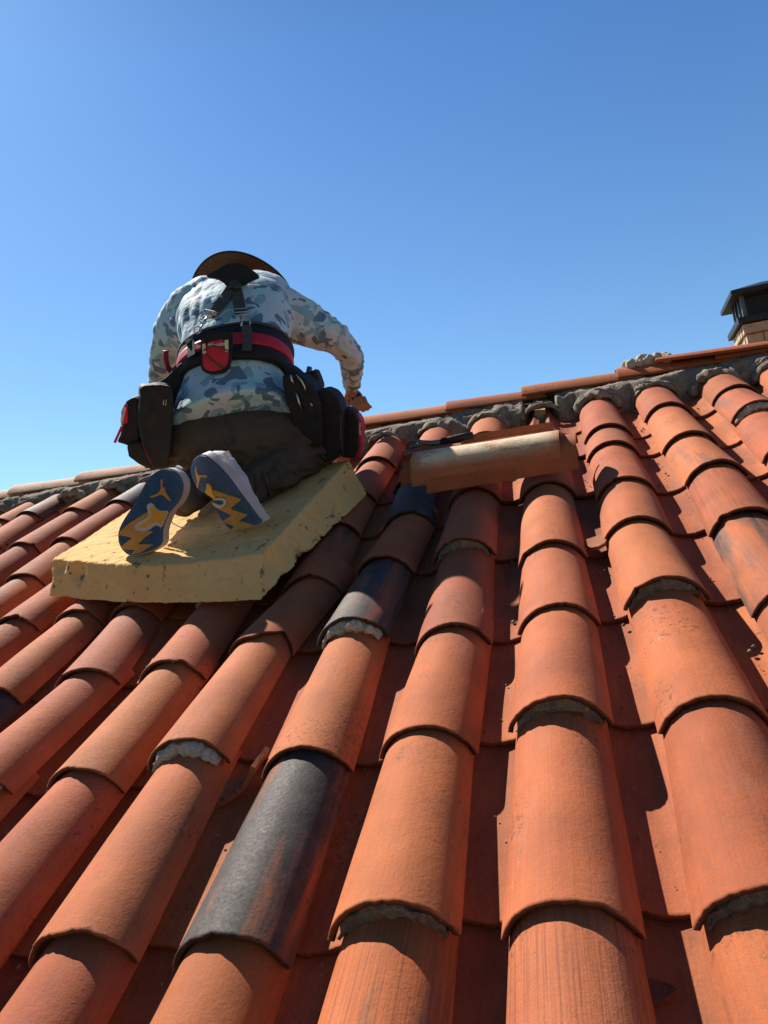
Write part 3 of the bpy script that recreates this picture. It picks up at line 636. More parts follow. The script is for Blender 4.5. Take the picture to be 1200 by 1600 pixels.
# shirt
g = Geo(); solid(g, loft(TOR, 44, ns=60))
chain(g, RA); chain(g, LA); 
g.capsule(PV(410,470,2.36), PV(474,502,2.37), .090, .086); g.capsule(PV(322,468,2.35), PV(278,506,2.34), .090, .080); g.capsule(PV(320,500,2.27), PV(280,520,2.33), .085, .076); g.capsule(PV(455,500,2.34), PV(500,520,2.38), .085, .070)
shirt = eval_mods(g.mesh(), [('REMESH', dict(mode='VOXEL', voxel_size=.0052)), ('SMOOTH', dict(factor=.6, iterations=30))])
fold_c = [(PV(262,545,2.2),np.array((.25,.1,1.))), (PV(545,560,2.3),np.array((.6,.2,-.6)))]
def folds(p, n):
    d = noise.fractal(Vector((p.x*9, p.y*9, p.z*5)), 1., 2., 3)*.004
    q = Vector((p.x*22+p.z*7, p.y*9, p.z*5)); d += (abs(noise.noise(q))-.2)*.010*(1 if p.x < -1.05 or p.x > -.80 else .5)
    if p.x > -.74: q = Vector((p.x*14-p.z*16, p.y*8, p.z*30+p.x*14)); d += (abs(noise.noise(q))-.2)*.014
    return d
displace(shirt, folds); shirt.polygons.foreach_set('use_smooth', [True]*len(shirt.polygons)); shirt.set_sharp_from_angle(angle=rad(60))
SV = [v.co.copy() for v in shirt.vertices]; BV = BVHTree.FromPolygons(SV, [tuple(p.vertices) for p in shirt.polygons])
def on(x, y, off=.004, bv=None):
    h = (bv or BV).ray_cast(Vector(CAMC.tolist()), Vector(ray(x, y).tolist()).normalized())
    if h[0] is None: 
        h = (bv or BV).find_nearest(Vector(PV(x, y, 2.2).tolist()))
    hp = np.array(h[0]); tc_ = CAMC-hp; tc_ /= np.linalg.norm(tc_); nn = np.array(h[1]); nn = nn if np.dot(nn, tc_) > 0 else -nn
    return hp+nn*off*.35+tc_*off*.9
link('shirt', shirt, person, CAMO)
# trousers
g = Geo(); chain(g, [(HL,.125), (HR,.122)]); g.ball(at_v(362,706,2.05), .130, 20, 14)
g.capsule(at_v(330,672,2.07), at_v(402,668,2.07), .110, .105)
chain(g, [(HR,.122), ((HR+KR)/2+np.array((.02,-.03,0)),.112), (KR,.080)]); chain(g, [(HL,.122), (KL,.080)])
AR2 = at_v(392,765,1.815); AL2 = at_v(290,778,1.77)
chain(g, [(KR+np.array((-.01,-.02,-.01)),.080), ((KR+AR2)/2+np.array((.01,0,0)),.072), (AR2,.054)]); chain(g, [(KL,.080), (AL2,.055)])
tr = eval_mods(g.mesh(), [('REMESH', dict(mode='VOXEL', voxel_size=.0055)), ('SMOOTH', dict(factor=.6, iterations=8))])
displace(tr, lambda p, n: noise.fractal(p*6, 1., 2., 2)*.005+(abs(noise.noise(Vector((p.x*24+p.z*9, p.y*9, p.z*22))))-.2)*(.026 if p.z < .26 else .006))
tr.polygons.foreach_set('use_smooth', [True]*len(tr.polygons)); BT = BVHTree.FromPolygons([v.co.copy() for v in tr.vertices], [tuple(p.vertices) for p in tr.polygons])
tro = link('trousers', tr, person, TROUSER)
for pts, r_ in ((((398,742),(404,757),(404,775),(396,788)), .010), (((410,735),(418,752),(418,772),(410,790)), .008), (((428,730),(438,748),(440,768)), .007), (((450,722),(462,738),(466,756)), .006)):
    g = Geo(); P_ = [on(x, y, .002, BT) for x, y in pts]; g.tube(P_, [r_*.5]+[r_]*(len(P_)-2)+[r_*.5], 10); me = g.mesh('fold'); displace(me, lambda p, n: noise.noise(p*50)*.003); link('cuff_fold', me, tro, TROUSER)
g = Geo(); g.tube([on(x, y, .001, BT) for x, y in ((362,668),(363,680),(365,695),(368,708),(372,720))], .0016, 6); link('seam', g.mesh('seam'), tro, TROUSER)
g = Geo(); g.tube([on(x, y, .001, BT) for x, y in ((405,690),(425,700),(448,714),(470,728))], .0016, 6); link('seam', g.mesh('seam'), tro, TROUSER)
# hat
Hc = PV(377,450,2.60); hA = np.array((1.,.08,-.03)); hA /= np.linalg.norm(hA); hB = np.array((-.10,-.66,.75)); hB -= hA*np.dot(hA, hB); hB /= np.linalg.norm(hB); hN = np.cross(hA, hB)
if hN[1] < 0: hN = -hN
def brim(r, ph):
    k = (r-.08)/.11; droop = -.034*k*k*(math.cos(ph)**2)-.012*math.sin(2*ph+.6)*k; rr = r*(1+.03*math.sin(2*ph+1))
    return Hc+hA*rr*math.cos(ph)*1.02+hB*rr*math.sin(ph)+hN*droop
g = Geo(); n = 72; up_ = [[brim(.085+.118*i/10, 2*math.pi*j/n) for j in range(n)] for i in range(11)]; dn = [[p-hN*.004 for p in r] for r in up_]
g.grid([[p for p in r] for r in up_+dn[::-1]], closed_u=True, closed_v=True)
cr_ = []
for i in range(10):
    a = i/9*math.pi/2; rr = .092*math.cos(a)**.45 if i < 9 else .004
    cr_.append([Hc+hN*(.115*math.sin(a)**.8+.0)+(hA*math.cos(2*math.pi*j/n)*.92+hB*math.sin(2*math.pi*j/n)*1.06)*rr for j in range(n)])
g.grid(cr_, closed_v=True)
hat = link('hat', g.mesh('hat'), person, STRAW)
g = Geo(); g.tube([brim(.203, 2*math.pi*j/n)-hN*.002 for j in range(n)]+[brim(.203, 0)-hN*.002], .0042, 8, False); link('brim_binding', g.mesh('binding'), hat, BLACKF)
g = Geo(); g.tube([Hc+hN*.018+(hA*math.cos(2*math.pi*j/n)*.92+hB*math.sin(2*math.pi*j/n)*1.06)*.093 for j in range(n+1)], .011, 8, False); link('hat_band', g.mesh('hat_band'), hat, BLACKF)

# ------------------------------------------------------------------ flat prisms from outlines
def prism(pts, d0, d1):
    """pts: outline in space; extruded from +d0 to +d1 (vectors)"""
    bm = bmesh.new(); n = len(pts); A = [bm.verts.new(tuple(np.array(p)+d0)) for p in pts]; B = [bm.verts.new(tuple(np.array(p)+d1)) for p in pts]
    f1 = bm.faces.new(A); f2 = bm.faces.new(B[::-1])
    for i in range(n): bm.faces.new((A[i], B[i], B[(i+1)%n], A[(i+1)%n]))
    bmesh.ops.recalc_face_normals(bm, faces=bm.faces); bmesh.ops.triangulate(bm, faces=[f1, f2], ngon_method='EAR_CLIP')
    me = bpy.data.meshes.new('prism'); bm.to_mesh(me); bm.free(); return me
def Z1(pts): return [(170+x/4.615, 680+y/4.615) for x, y in pts]
def smooth_poly(P, it=2):
    P = [np.array(p, float) for p in P]
    for _ in range(it):
        Q = []
        for i in range(len(P)): a, b = P[i], P[(i+1)%len(P)]; Q += [a*.75+b*.25, a*.25+b*.75]
        P = Q
    return P
def shoe(toe, heel, lat, outl, emblem, ochre, pale, shank, tab, hts, ankle):
    s = bpy.data.objects.new('shoe', None); col.objects.link(s); s.parent = person; s.empty_display_size = .05
    lng = heel-toe; lng /= np.linalg.norm(lng); lat = np.array(lat, float); lat -= lng*np.dot(lat, lng); lat /= np.linalg.norm(lat)
    nr = np.cross(lng, lat); nr = nr if np.dot(nr, CAMC-toe) > 0 else -nr       # points out of the sole
    s.matrix_basis = wmat(person).inverted() @ (RM @ Matrix.Translation(Vector(toe.tolist())))
    pj = lambda q: [at_plane(x, y, toe, nr) for x, y in Z1(q)]
    o3 = smooth_poly(pj(outl)); cen = sum(o3)/len(o3)
    link('midsole', prism([cen+(p-cen)*1.03 for p in o3], -nr*.006, -nr*.030), s, RUB_G)
    link('outsole', prism(o3, nr*0, -nr*.0065), s, RUB_B)
    link('tread', prism(pj(ochre), nr*.0022, -nr*.001), s, RUB_O); link('shank_rim', prism(smooth_poly(pj(pale), 1), nr*.0032, -nr*.001), s, RUB_G)
    link('shank', prism(smooth_poly(pj(shank), 1), nr*.0042, -nr*.001), s, RUB_Y); link('emblem', prism(pj(emblem), nr*.0022, -nr*.001), s, RUB_O)
    # herringbone ribs on the blue rubber
    g = Geo(); L = [np.dot(p-toe, lng) for p in o3]; X = [np.dot(p-toe, lat) for p in o3]; y0, y1 = min(L), max(L)
    def span(y):
        xs = []
        for i in range(len(o3)):
            a, b = (X[i], L[i]), (X[(i+1)%len(o3)], L[(i+1)%len(o3)])
            if (a[1]-y)*(b[1]-y) < 0: xs.append(a[0]+(y-a[1])/(b[1]-a[1])*(b[0]-a[0]))
        return (min(xs), max(xs)) if len(xs) > 1 else (0, 0)
    y = y0+.012
    while y < y1-.01:
        a, b = span(y)
        if b-a > .03:
            pts = []; k = 0; x = a+.006
            while x < b-.005: pts.append(toe+lat*x+lng*(y+(.0025 if k%2 else 0))+nr*.0003); x += .006; k += 1
            if len(pts) > 2: g.tube(pts, .0008, 4)
        y += .0058
    link('tread_ribs', g.mesh('ribs'), s, RUB_B)
    # upper
    rows = []; m = 26
    for i in range(m+1):
        f = i/m; y = y0+.004+(y1-y0-.008)*f; a, b = span(min(max(y, y0+.003), y1-.003)); xc, hx = (a+b)/2, (b-a)/2*(1.0-.10*f); h = np.interp(f, [0,.1,.3,.55,.8,.93,1], hts)
        hx = max(hx, .006)
        rows.append([toe+lat*(xc+hx*math.cos(q))+lng*y-nr*(.012+h*math.sin(q)**.75) for q in [math.pi*j/16 for j in range(17)]])
    g = Geo(); b0 = len(g.V); g.grid(rows)
    for r_ in (0, m): g.F.append(tuple(b0+r_*17+j for j in range(17)))
    me = g.mesh('upper'); displace(me, lambda p, n: lumps(p, 5, 28)*.0035+(abs(noise.noise(p*60))-.2)*.003); link('upper', me, s, SHOEW)
    # collar round the ankle, tab and lace
    ac = toe+lng*(y1*.80)+lat*((span(y1*.8)[0]+span(y1*.8)[1])/2)-nr*.085
    tp = at_plane(*Z1([tab])[0], toe-nr*.03, nr); g = Geo(); g.box(tp-lat*.007-lng*.008, lat*.015, lng*.018, -nr*.012); link('pull_tab', g.mesh('tab', False), s, WHITE)
    return s, toe, lng, lat, nr
T1 = at_w(217,866,.090); H1 = at_v(262,735,T1[1]+.035)
s1 = shoe(T1, H1, (1,-.22,0),
 [(150,868),(100,832),(72,782),(66,718),(80,662),(115,598),(160,532),(205,462),(240,392),(270,335),(310,285),(365,252),(420,245),(470,262),(510,300),(530,350),(528,405),(510,455),(480,503),(440,542),(412,592),(392,645),(378,700),(382,770),(350,806),(290,835),(215,860)],
 [(378,318),(390,320),(389,370),(406,380),(410,402),(424,428),(453,468),(440,476),(408,444),(386,428),(356,436),(314,452),(299,440),(345,426),(368,408),(378,384)],
 [(290,548),(150,635),(88,690),(78,720),(172,738),(88,806),(108,822),(192,828),(160,860),(235,848),(268,822),(328,788),(215,785),(262,738),(325,692),(215,692),(184,668),(198,640),(288,592)],
 [(316,482),(275,505),(290,555),(288,592),(200,638),(184,668),(214,692),(290,690),(335,652),(362,650),(382,668),(392,648),(410,600),(440,542),(385,548),(350,535)],
 [(322,500),(348,542),(385,556),(432,546),(405,600),(384,646),(360,624),(320,630),(275,664),(216,668),(226,652),(292,612),(312,572),(305,520)],
 (490,250), [.030,.038,.042,.046,.052,.050,.034], None)
T2 = at_w(386,829,.090); H2 = at_v(320,712,T2[1]+.045)
s2 = shoe(T2, H2, (.78,-.52,.05),
 [(880,680),(842,650),(800,590),(765,528),(750,490),(762,468),(740,442),(700,420),(668,410),(638,378),(610,330),(592,280),(589,230),(604,190),(638,158),(680,146),(735,182),(800,240),(850,296),(892,352),(940,420),(990,484),(1032,544),(1070,594),(1098,622),(1080,642),(1000,664),(930,682)],
 [(632,215),(640,268),(655,286),(715,288),(708,304),(668,300),(656,330),(646,380),(636,376),(640,320),(630,290),(626,240)],
 [(758,392),(850,425),(962,460),(888,520),(893,536),(1006,572),(944,616),(1062,650),(940,680),(885,676),(906,656),(822,620),(890,576),(790,530),(842,515),(862,480),(846,448),(765,438)],
 [(758,452),(830,446),(860,475),(838,516),(790,528),(752,494),(756,480),(795,502),(826,498),(836,478),(822,466),(764,468)],
 [(714,337),(744,362),(756,412),(778,446),(768,462),(735,436),(700,414),(712,372)],
 (842,150), [.034,.044,.055,.068,.082,.080,.050], None)
g = Geo(); g.tube([at_w(x, y, w) for x, y, w in ((262,800,.13),(270,818,.097),(282,824,.092),(294,822,.092),(303,816,.093))], .0018, 6); link('lace', g.mesh('lace'), s1[0], SHOEW)
g = Geo(); pa = [at_v(x, y, 1.78) for x, y in ((352,738),(362,745),(372,758),(376,768))]; g.tube(pa, .0022, 6); g.tube([at_v(x, y, 1.78) for x, y in ((366,742),(370,752),(378,757))], .0020, 6); link('side_mark', g.mesh('mark'), s2[0], REDF)

# ------------------------------------------------------------------ TOOL BELT (worn by the person, holds pouches)
tb = thing('tool_belt', tuple(TOR[2][0]), 'black tool belt with red stripe, braces and bulky pouches worn over the camouflage shirt', 'tool belt')
def band(s0, s1, off, ph0=0, ph1=2*math.pi, th=.005, n=72, ns=5):
    o = loft(TOR, n, off=off, s0=s0, s1=s1, ns=ns, ph0=ph0, ph1=ph1); i = loft(TOR, n, off=off-th, s0=s0, s1=s1, ns=ns, ph0=ph0, ph1=ph1)
    g = Geo(); g.grid(o+i[::-1], closed_u=True, closed_v=True); return g
def wob(me, a=.002, s=18): displace(me, lambda p, n: noise.noise(p*s)*a); return me
link('belt', wob(band(.248,.362,.020, th=.018).mesh('belt')), tb, BLACKF)
link('red_stripe', wob(band(.284,.320,.0245, th=.010).mesh('stripe')), tb, REDF)
link('belt_edge', wob(band(.358,.366,.022, th=.010).mesh('edge')), tb, WEB)
def strip(pts, width, off, th, mat, name, parent=tb, bv=None, lift=None):
    """webbing lying on the shirt, following pixel points"""
    P = [on(x, y, off, bv) for x, y in pts]; 
    if lift: P = [p+np.array(lift) for p in P]
    # resample smooth
    for _ in range(2):
        Q = [P[0]]
        for a, b in zip(P, P[1:]): Q += [a*.75+b*.25, a*.25+b*.75]
        P = Q+[P[-1]]
    g = Geo(); rows = []
    for i, p in enumerate(P):
        t = P[min(i+1, len(P)-1)]-P[max(i-1, 0)]; t /= np.linalg.norm(t); vd = p-CAMC; h = BV.find_nearest(Vector(p.tolist())); nn = np.array(h[1]); sd = np.cross(t, nn); sd /= np.linalg.norm(sd)
        w_ = width[0]+(width[1]-width[0])*i/(len(P)-1) if hasattr(width, '__len__') else width
        rows.append([p-sd*w_/2, p+sd*w_/2, p+sd*w_/2+nn*th, p-sd*w_/2+nn*th])
    b = len(g.V); g.grid(rows, closed_v=True); g.F += [(b,b+1,b+2,b+3), tuple(b+(len(rows)-1)*4+k for k in (3,2,1,0))]
    me = g.mesh(name, True, 40); return link(name, me, parent, mat)
yp = on(366,446,.016); yn = np.array((0,-.90,.42)); yn /= np.linalg.norm(yn)
link('back_yoke', prism([at_plane(x, y, yp, yn) for x, y in smooth_poly([(320,433),(336,424),(350,416),(362,411),(378,412),(392,420),(406,431),(393,437),(381,443),(373,451),(357,451),(349,441),(336,434)], 1)], yn*.004, -yn*.014), tb, BLACKF)
strip([(366,446),(352,467),(340,484),(330,498)], (.046,.040), .010, .004, WEB, 'brace')
strip([(367,446),(373,470),(376,490)], (.040,.040), .010, .004, WEB, 'brace')
strip([(363,418),(364,428),(366,440),(367,452)], (.026,.036), .024, .006, WEB, 'brace')
def buckle(x, y, w, h, rot=0., name='buckle'):
    p = on(x, y, .020); rt = CAMR[0]; dn_ = CAMR[1]; c_, s_ = math.cos(rot), math.sin(rot); a = rt*c_+dn_*s_; b = -rt*s_+dn_*c_; g = Geo()
    cs = [p-a*w/2-b*h/2, p+a*w/2-b*h/2, p+a*w/2+b*h/2, p-a*w/2+b*h/2]; g.tube(cs+[cs[0]], .0028, 6); g.tube([p-a*w/2, p+a*w/2], .0024, 6); return link(name, g.mesh(name), tb, METAL)
buckle(331,494,.046,.024,.20); buckle(377,490,.044,.022,-.06)
def hook(pts, off=.02):
    g = Geo(); g.tube([on(x, y, off) for x, y in pts], .0032, 7); link('snap_hook', g.mesh('hook'), tb, METAL)
hook([(325,500),(322,507),(317,514),(314,519)], .030); hook([(377,497),(377,505),(378,513)], .022)
def ring(x, y, r, off=.022, mat=METAL, name='ring'):
    p = on(x, y, off); g = Geo(); g.tube([p+CAMR[0]*r*math.cos(t)+CAMR[1]*r*math.sin(t) for t in [k*math.pi/8 for k in range(17)]], .0024, 6, False); link(name, g.mesh(name), tb, mat)
ring(385,508,.014, .030); ring(312,520,.012, .036); ring(320,505,.010, .030)
strip([(386,514),(387,526),(387,540),(386,553)], .030, .038, .004, WEB, 'belt_loop')
strip([(300,534),(303,546),(305,560)], .030, .036, .004, BLACKF, 'belt_loop')
def flat(poly, off, th, mat, name, parent=None, v=None, plane=None, dv=(0,1,0)):
    p0, n0 = plane; P = [at_plane(x, y, p0, n0)+n0*off for x, y in poly]; return link(name, prism(P, n0*th, -n0*0), parent or tb, mat)
bp = on(337,566,.048); bn = (CAMC-bp); bn /= np.linalg.norm(bn); bn = bn+np.array((-.22,0,.10)); bn /= np.linalg.norm(bn); PL = (bp, bn)
pk = flat([tuple(q) for q in smooth_poly([(314,524),(360,518),(364,522),(361,570),(352,583),(330,586),(316,580),(313,570)], 1)], -.012, .012, BLACKF, 'tape_pouch', plane=PL)
flat([tuple(q) for q in smooth_poly([(318,536),(357,529),(358,566),(349,577),(331,581),(319,576),(317,565)], 1)], .0, .005, REDF, 'tape_pouch_front', parent=pk, plane=PL)
flat([(352,532),(358,531),(358,550),(353,550)], .006, .004, METAL, 'clip', parent=pk, plane=PL); flat([(317,538),(322,537),(323,552),(318,553)], .006, .004, METAL, 'clip', parent=pk, plane=PL)
g = Geo(); g.tube([at_plane(x, y, bp+bn*.012, bn) for x, y in ((318,548),(324,542),(334,540),(345,543),(356,548))], .0026, 6); g.tube([at_plane(x, y, bp+bn*.008, bn) for x, y in ((322,554),(330,563),(342,571),(350,575))], .0026, 6); link('wire_clip', g.mesh('wire'), pk, WEB)
def text_on(txt, x, y, width_px, rot, plane, off, mat, name, parent):
    cu = bpy.data.curves.new('t', 'FONT'); cu.body = txt; cu.size = 1; cu.extrude = .01; cu.shear = .35; cu.offset = .012; o = bpy.data.objects.new('t', cu); col.objects.link(o)
    me = bpy.data.meshes.new_from_object(o.evaluated_get(bpy.context.evaluated_depsgraph_get())); bpy.data.objects.remove(o)
    n = len(me.vertices); co = np.empty(n*3); me.vertices.foreach_get('co', co); co = co.reshape(-1,3); p0, n0 = plane; a = at_plane(x, y, p0, n0); b = at_plane(x+width_px*math.cos(rot), y+width_px*math.sin(rot), p0, n0)
    ax = b-a; L = np.linalg.norm(ax); ax /= L; up = np.cross(n0, ax); sc = L/np.ptp(co[:,0]); co = a+ax*(co[:,0:1]-co[:,0].min())*sc+up*co[:,1:2]*sc*1.3+n0*(off+co[:,2:3]*.05)
    me.vertices.foreach_set('co', co.ravel()); me.update(); return link(name, me, parent, mat)
text_on('Milwaukee', 326, 543, 28, -.12, PL, .0065, WHITE, 'lettering', pk)
def bag(name, poly, v, depth, mat=BLACKF, parent=None, bev=.008, skew=(0,0)):
    P = [at_v(x, y, v) for x, y in poly]; c = sum(P)/len(P); d = np.array((skew[0], depth, skew[1]))
    bm = bmesh.new(); A = [bm.verts.new(tuple(p)) for p in P]; Bk = [bm.verts.new(tuple(c+(p-c)*.93+d)) for p in P]; n = len(P)
    bm.faces.new(A); bm.faces.new(Bk[::-1]); 
    for i in range(n): bm.faces.new((A[i], Bk[i], Bk[(i+1)%n], A[(i+1)%n]))
    bmesh.ops.recalc_face_normals(bm, faces=bm.faces); bmesh.ops.bevel(bm, geom=bm.edges[:], offset=bev, segments=3, affect='EDGES', profile=.6)
    me = bpy.data.meshes.new(name); bm.to_mesh(me); bm.free(); me = eval_mods(me, [('REMESH', dict(mode='VOXEL', voxel_size=.004)), ('SMOOTH', dict(factor=.5, iterations=3))])
    displace(me, lambda p, n: noise.fractal(p*14, 1., 2., 3)*.004); me.polygons.foreach_set('use_smooth', [True]*len(me.polygons)); return link(name, me, parent or tb, mat)
# left side
b1 = bag('pouch', [(219,608),(224,603),(250,600),(268,603),(272,620),(270,680),(264,732),(246,736),(228,708),(218,682),(216,645)], 1.88, .15, skew=(-.085,.0))
bag('pouch_hanger', [(236,603),(262,586),(284,566),(290,578),(284,600),(275,640),(240,640)], 2.08, .05)
b2 = bag('pouch', [(190,640),(196,626),(206,620),(216,624),(216,692),(204,699),(180,692),(189,668)], 1.93, .12)
bag('pouch', [(197,696),(216,690),(230,712),(246,734),(240,737),(222,730),(199,714)], 1.91, .12)
pn = np.array((0,-1.,0))
P2 = (at_v(196,650,1.93)+np.array((0,-.003,0)), pn)
flat([(190.5,642),(195,632),(200,629.5),(200,660),(190,664.5)], .0, .004, REDF, 'pouch_panel', parent=b2, plane=P2); flat([(189.5,665),(192.5,667),(181.5,692),(178,690.5)], .0, .004, REDF, 'piping', parent=b2, plane=P2)
text_on('Milwaukee', 192.5, 661, 26, -1.35, P2, .0045, WHITE, 'lettering', b2)
P1 = (at_v(240,660,1.88)+np.array((0,-.004,0)), pn)
g = Geo(); g.tube([at_plane(x, y, *P1) for x, y in ((221,690),(228,708),(238,727),(243,733))], .0016, 6); link('piping', g.mesh('piping'), b1, REDD)
g = Geo(); g.tube([at_plane(x, y, *P1) for x, y in ((256,625),(255,632),(259,633),(260,624))], .0016, 6); link('zip_pull', g.mesh('zip'), b1, METAL)
g = Geo(); g.tube([at_v(x, y, 2.16) for x, y in ((259,548),(259,562),(263,575),(270,584))], .010, 8); link('handle_loop', g.mesh('loop'), tb, REDD)
g = Geo(); g.tube([at_v(x, y, 2.15) for x, y in ((270,584),(280,572),(292,560))], .014, 8); link('connector', g.mesh('conn'), tb, BLACKF)
# right side
bag('pouch_hanger', [(438,568),(456,576),(470,586),(480,600),(476,640),(466,640),(455,606)], 2.04, .06)
r0 = bag('holster', [(468,584),(492,579),(503,606),(500,622),(480,622)], 2.10, .06)
r1 = bag('pouch', [(439,586),(470,588),(488,604),(499,630),(503,655),(503,690),(496,702),(480,696),(460,668),(447,630)], 1.99, .10)
r2 = bag('pouch', [(492,614),(508,608),(520,614),(530,626),(536,645),(535,700),(528,716),(508,724),(488,708),(486,650)], 2.02, .09)
r3 = bag('pouch', [(528,642),(544,640),(554,646),(560,658),(560,700),(552,716),(534,716),(530,680)], 2.06, .08)
P3 = (at_v(560,680,2.10)+np.array((0,-.004,0)), pn)
r4 = bag('pouch_panel', [(552,644),(559,648),(564,658),(566,674),(565,700),(560,717),(555,718),(551,690)], 2.08, .06, REDF, bev=.004)
text_on('Milwaukee', 559.5, 660, 20, 1.45, (at_v(560,680,2.08)+np.array((0,-.003,0)), pn), .002, WHITE, 'lettering', r4)
P4 = (at_v(480,640,1.99)+np.array((0,-.005,0)), pn)
g = Geo(); g.tube([at_plane(x, y, *P4) for x, y in ((463,614),(467,628),(472,640))], .0035, 6); g.tube([at_plane(x, y, *P4) for x, y in ((454,586),(456,594),(460,600))], .004, 6); g.tube([at_plane(x, y, *P4) for x, y in ((463,585),(471,595),(476,604),(478,613))], .0026, 6); link('zip', g.mesh('zip'), r1, METAL)
g = Geo(); g.tube([at_plane(x, y, *P4) for x, y in ((485,629),(488,634),(486,637))], .003, 6); link('snap_hook', g.mesh('h'), r1, METAL)
for bagp, pts in ((r2, ((497,622),(492,650),(494,700),(509,718))), (r3, ((533,648),(532,680),(537,712)))):
    g = Geo(); g.tube([at_v(x, y, 2.00) for x, y in pts], .0022, 6); link('piping', g.mesh('piping'), bagp, WEB)
g = Geo(); g.tube([at_v(478,596,2.10), at_v(484,574,2.13)], [.007,.009], 8); g.tube([at_v(488,592,2.12), at_v(494,578,2.14)], [.006,.006], 8); link('tool_handle', g.mesh('handles'), r0, CAPS)
# marker and knife handle sticking out of the right pouch
g = Geo(); g.tube([at_v(511,618,2.12), at_v(516,607,2.13), at_v(519,612,2.14)], [.008,.007,.006], 8); link('tool_handle', g.mesh('th'), r2, WOOD)
# tool held in the hand
g = Geo(); q0 = PALM+np.array((-.03,-.02,-.05)); q1 = PALM+np.array((.035,.0,-.015)); g.tube([q0, q0*.6+q1*.4, q1], [.013,.015,.012], 10); g.tube([q0, q0+np.array((-.05,-.01,-.12))], [.006,.005], 8)
tag(link('hand_tool', g.mesh('hand_tool'), None, BLACKF), 'dark handled tool gripped in the right hand of the worker', 'hand tool')

# ------------------------------------------------------------------ LOOSE TILES
def loose(o, ydir, up, L, label, concave=False, hw=(.0835,.0735), rs=(.062,.055), sd=1, name='loose_tile', cat='roof tile', group='loose tiles piled on the roof', chip=None, **kw):
    V, Fc, E = tile_arrays(L=L, hw0=hw[0], r0=rs[0], hw1=hw[1], r1=rs[1], concave=concave, sd=sd, chip=chip)
    y = np.array(ydir, float); y /= np.linalg.norm(y); z = np.array(up, float); z -= y*np.dot(y, z); z /= np.linalg.norm(z); x = np.cross(y, z)
    P = place(V, x, y, z, o); kw.setdefault('tint', (.50,.17,.085))
    if kw.get('cream'): kw['cream'] = kw['cream']*np.clip((.062-V[:,0])/.035, 0, 1)*np.clip((V[:,1]-.004)/.03, .15, 1)*np.clip((L-.01-V[:,1])/.03, .1, 1)
    m_ = link(name, clay_mesh(V, Fc, P, E, sd=sd, **kw), None); return tag(m_, label, cat, group)
A0 = np.array((-.388,1.955,.110)); 
loose(A0, (1,-.075,.0), (0,-.20,1), .45, 'cream weathered half-round tile lying crosswise at the front of the loose pile', sd=61, cream=1., tint=(.52,.22,.12))
loose(A0+np.array((.045,-.006,-.018)), (1,-.075,.0), (0,-.20,1), .45, 'plain orange half-round tile lying underneath the cream one, its lower edge showing', hw=(.094,.084), rs=(.066,.06), sd=62)
loose(A0+np.array((-.030,.135,-.058)), (1,-.085,.006), (0,.10,1), .46, 'orange tile lying hollow side up just behind the cream tile', sd=63, concave=True, hw=(.080,.076), rs=(.046,.044), tint=(.54,.20,.10))
loose(A0+np.array((-.055,.085,-.02)), (1,-.06,.0), (0,-.35,1), .20, 'short brownish tile end poking out at the left of the loose pile', sd=64, hw=(.088,.08), rs=(.05,.045), tint=(.44,.15,.085), chip=[(.2,.4,.02)])
def shard(front, back, label, sd, tint, thick=.0085):
    n = len(front); rows = []
    for k in range(6):
        f = k/5; rows.append([np.array(a)*(1-f)+np.array(b)*f+np.array((0,0,noise.noise(Vector((i*.7,k*.9,sd)))*.0015)) for i, (a, b) in enumerate(zip(front, back))])
    g = Geo(); g.grid(rows); me = eval_mods(g.mesh(), [('SOLIDIFY', dict(thickness=thick, offset=0))]); co = np.array([v.co[:] for v in me.vertices])
    E = np.full(len(co), .35); return tag(link('tile_shard', clay_mesh(co, [tuple(p.vertices) for p in me.polygons], co, E, tint, sd=sd), None), label, 'tile shard', 'broken tile shards')
fr = [at_w(333,1262,-.074), at_w(348,1256,-.078), at_w(364,1246,-.077), at_w(380,1231,-.070), at_w(390,1214,-.058), at_w(395,1198,-.044)]
shard(fr, [p+np.array((.004+.002*i,.050+.006*math.sin(i*2.1),.004)) for i, p in enumerate(fr)], 'curved broken tile shard lodged in the channel below a mortared lip', 71, (.60,.24,.12))
fr = [at_w(1012,1572,-.078), at_w(1030,1570,-.080), at_w(1046,1562,-.080), at_w(1062,1549,-.078)]
shard(fr, [at_w(1010,1532,-.080), at_w(1020,1535,-.081), at_w(1034,1538,-.081), at_w(1052,1543,-.078)], 'dark triangular tile fragment in the channel at the bottom right', 73, (.30,.11,.07))
fr = [at_w(914,853,-.060), at_w(924,858,-.058), at_w(936,856,-.054), at_w(946,850,-.050)]
shard(fr, [at_w(916,845,-.060), at_w(926,842,-.058), at_w(938,838,-.054), at_w(950,842,-.050)], 'small orange tile chip resting in the right channel beside a lip', 72, (.60,.24,.11))
# crumbs of mortar and grit washed into the channels
g = Geo(); rn = random.Random(11)
for k in range(520):
    c = rn.randint(-9, 4); v = rn.uniform(.15, 2.75); du = rn.gauss(0, .014); r = rn.choice((.0012,.0016,.002,.002,.003,.0045)); g.ball(((c+.5)*S+du, v, -.083-.0125*.5+.006+r*.5+du*du*6), r, 6, 4, (1, rn.uniform(.7,1.3), .7))
me = g.mesh('grit'); displace(me, lambda p, n: noise.noise(p*400)*.0006); tag(link('grit', me, roof, MORTAR), None, None, None, 'stuff')
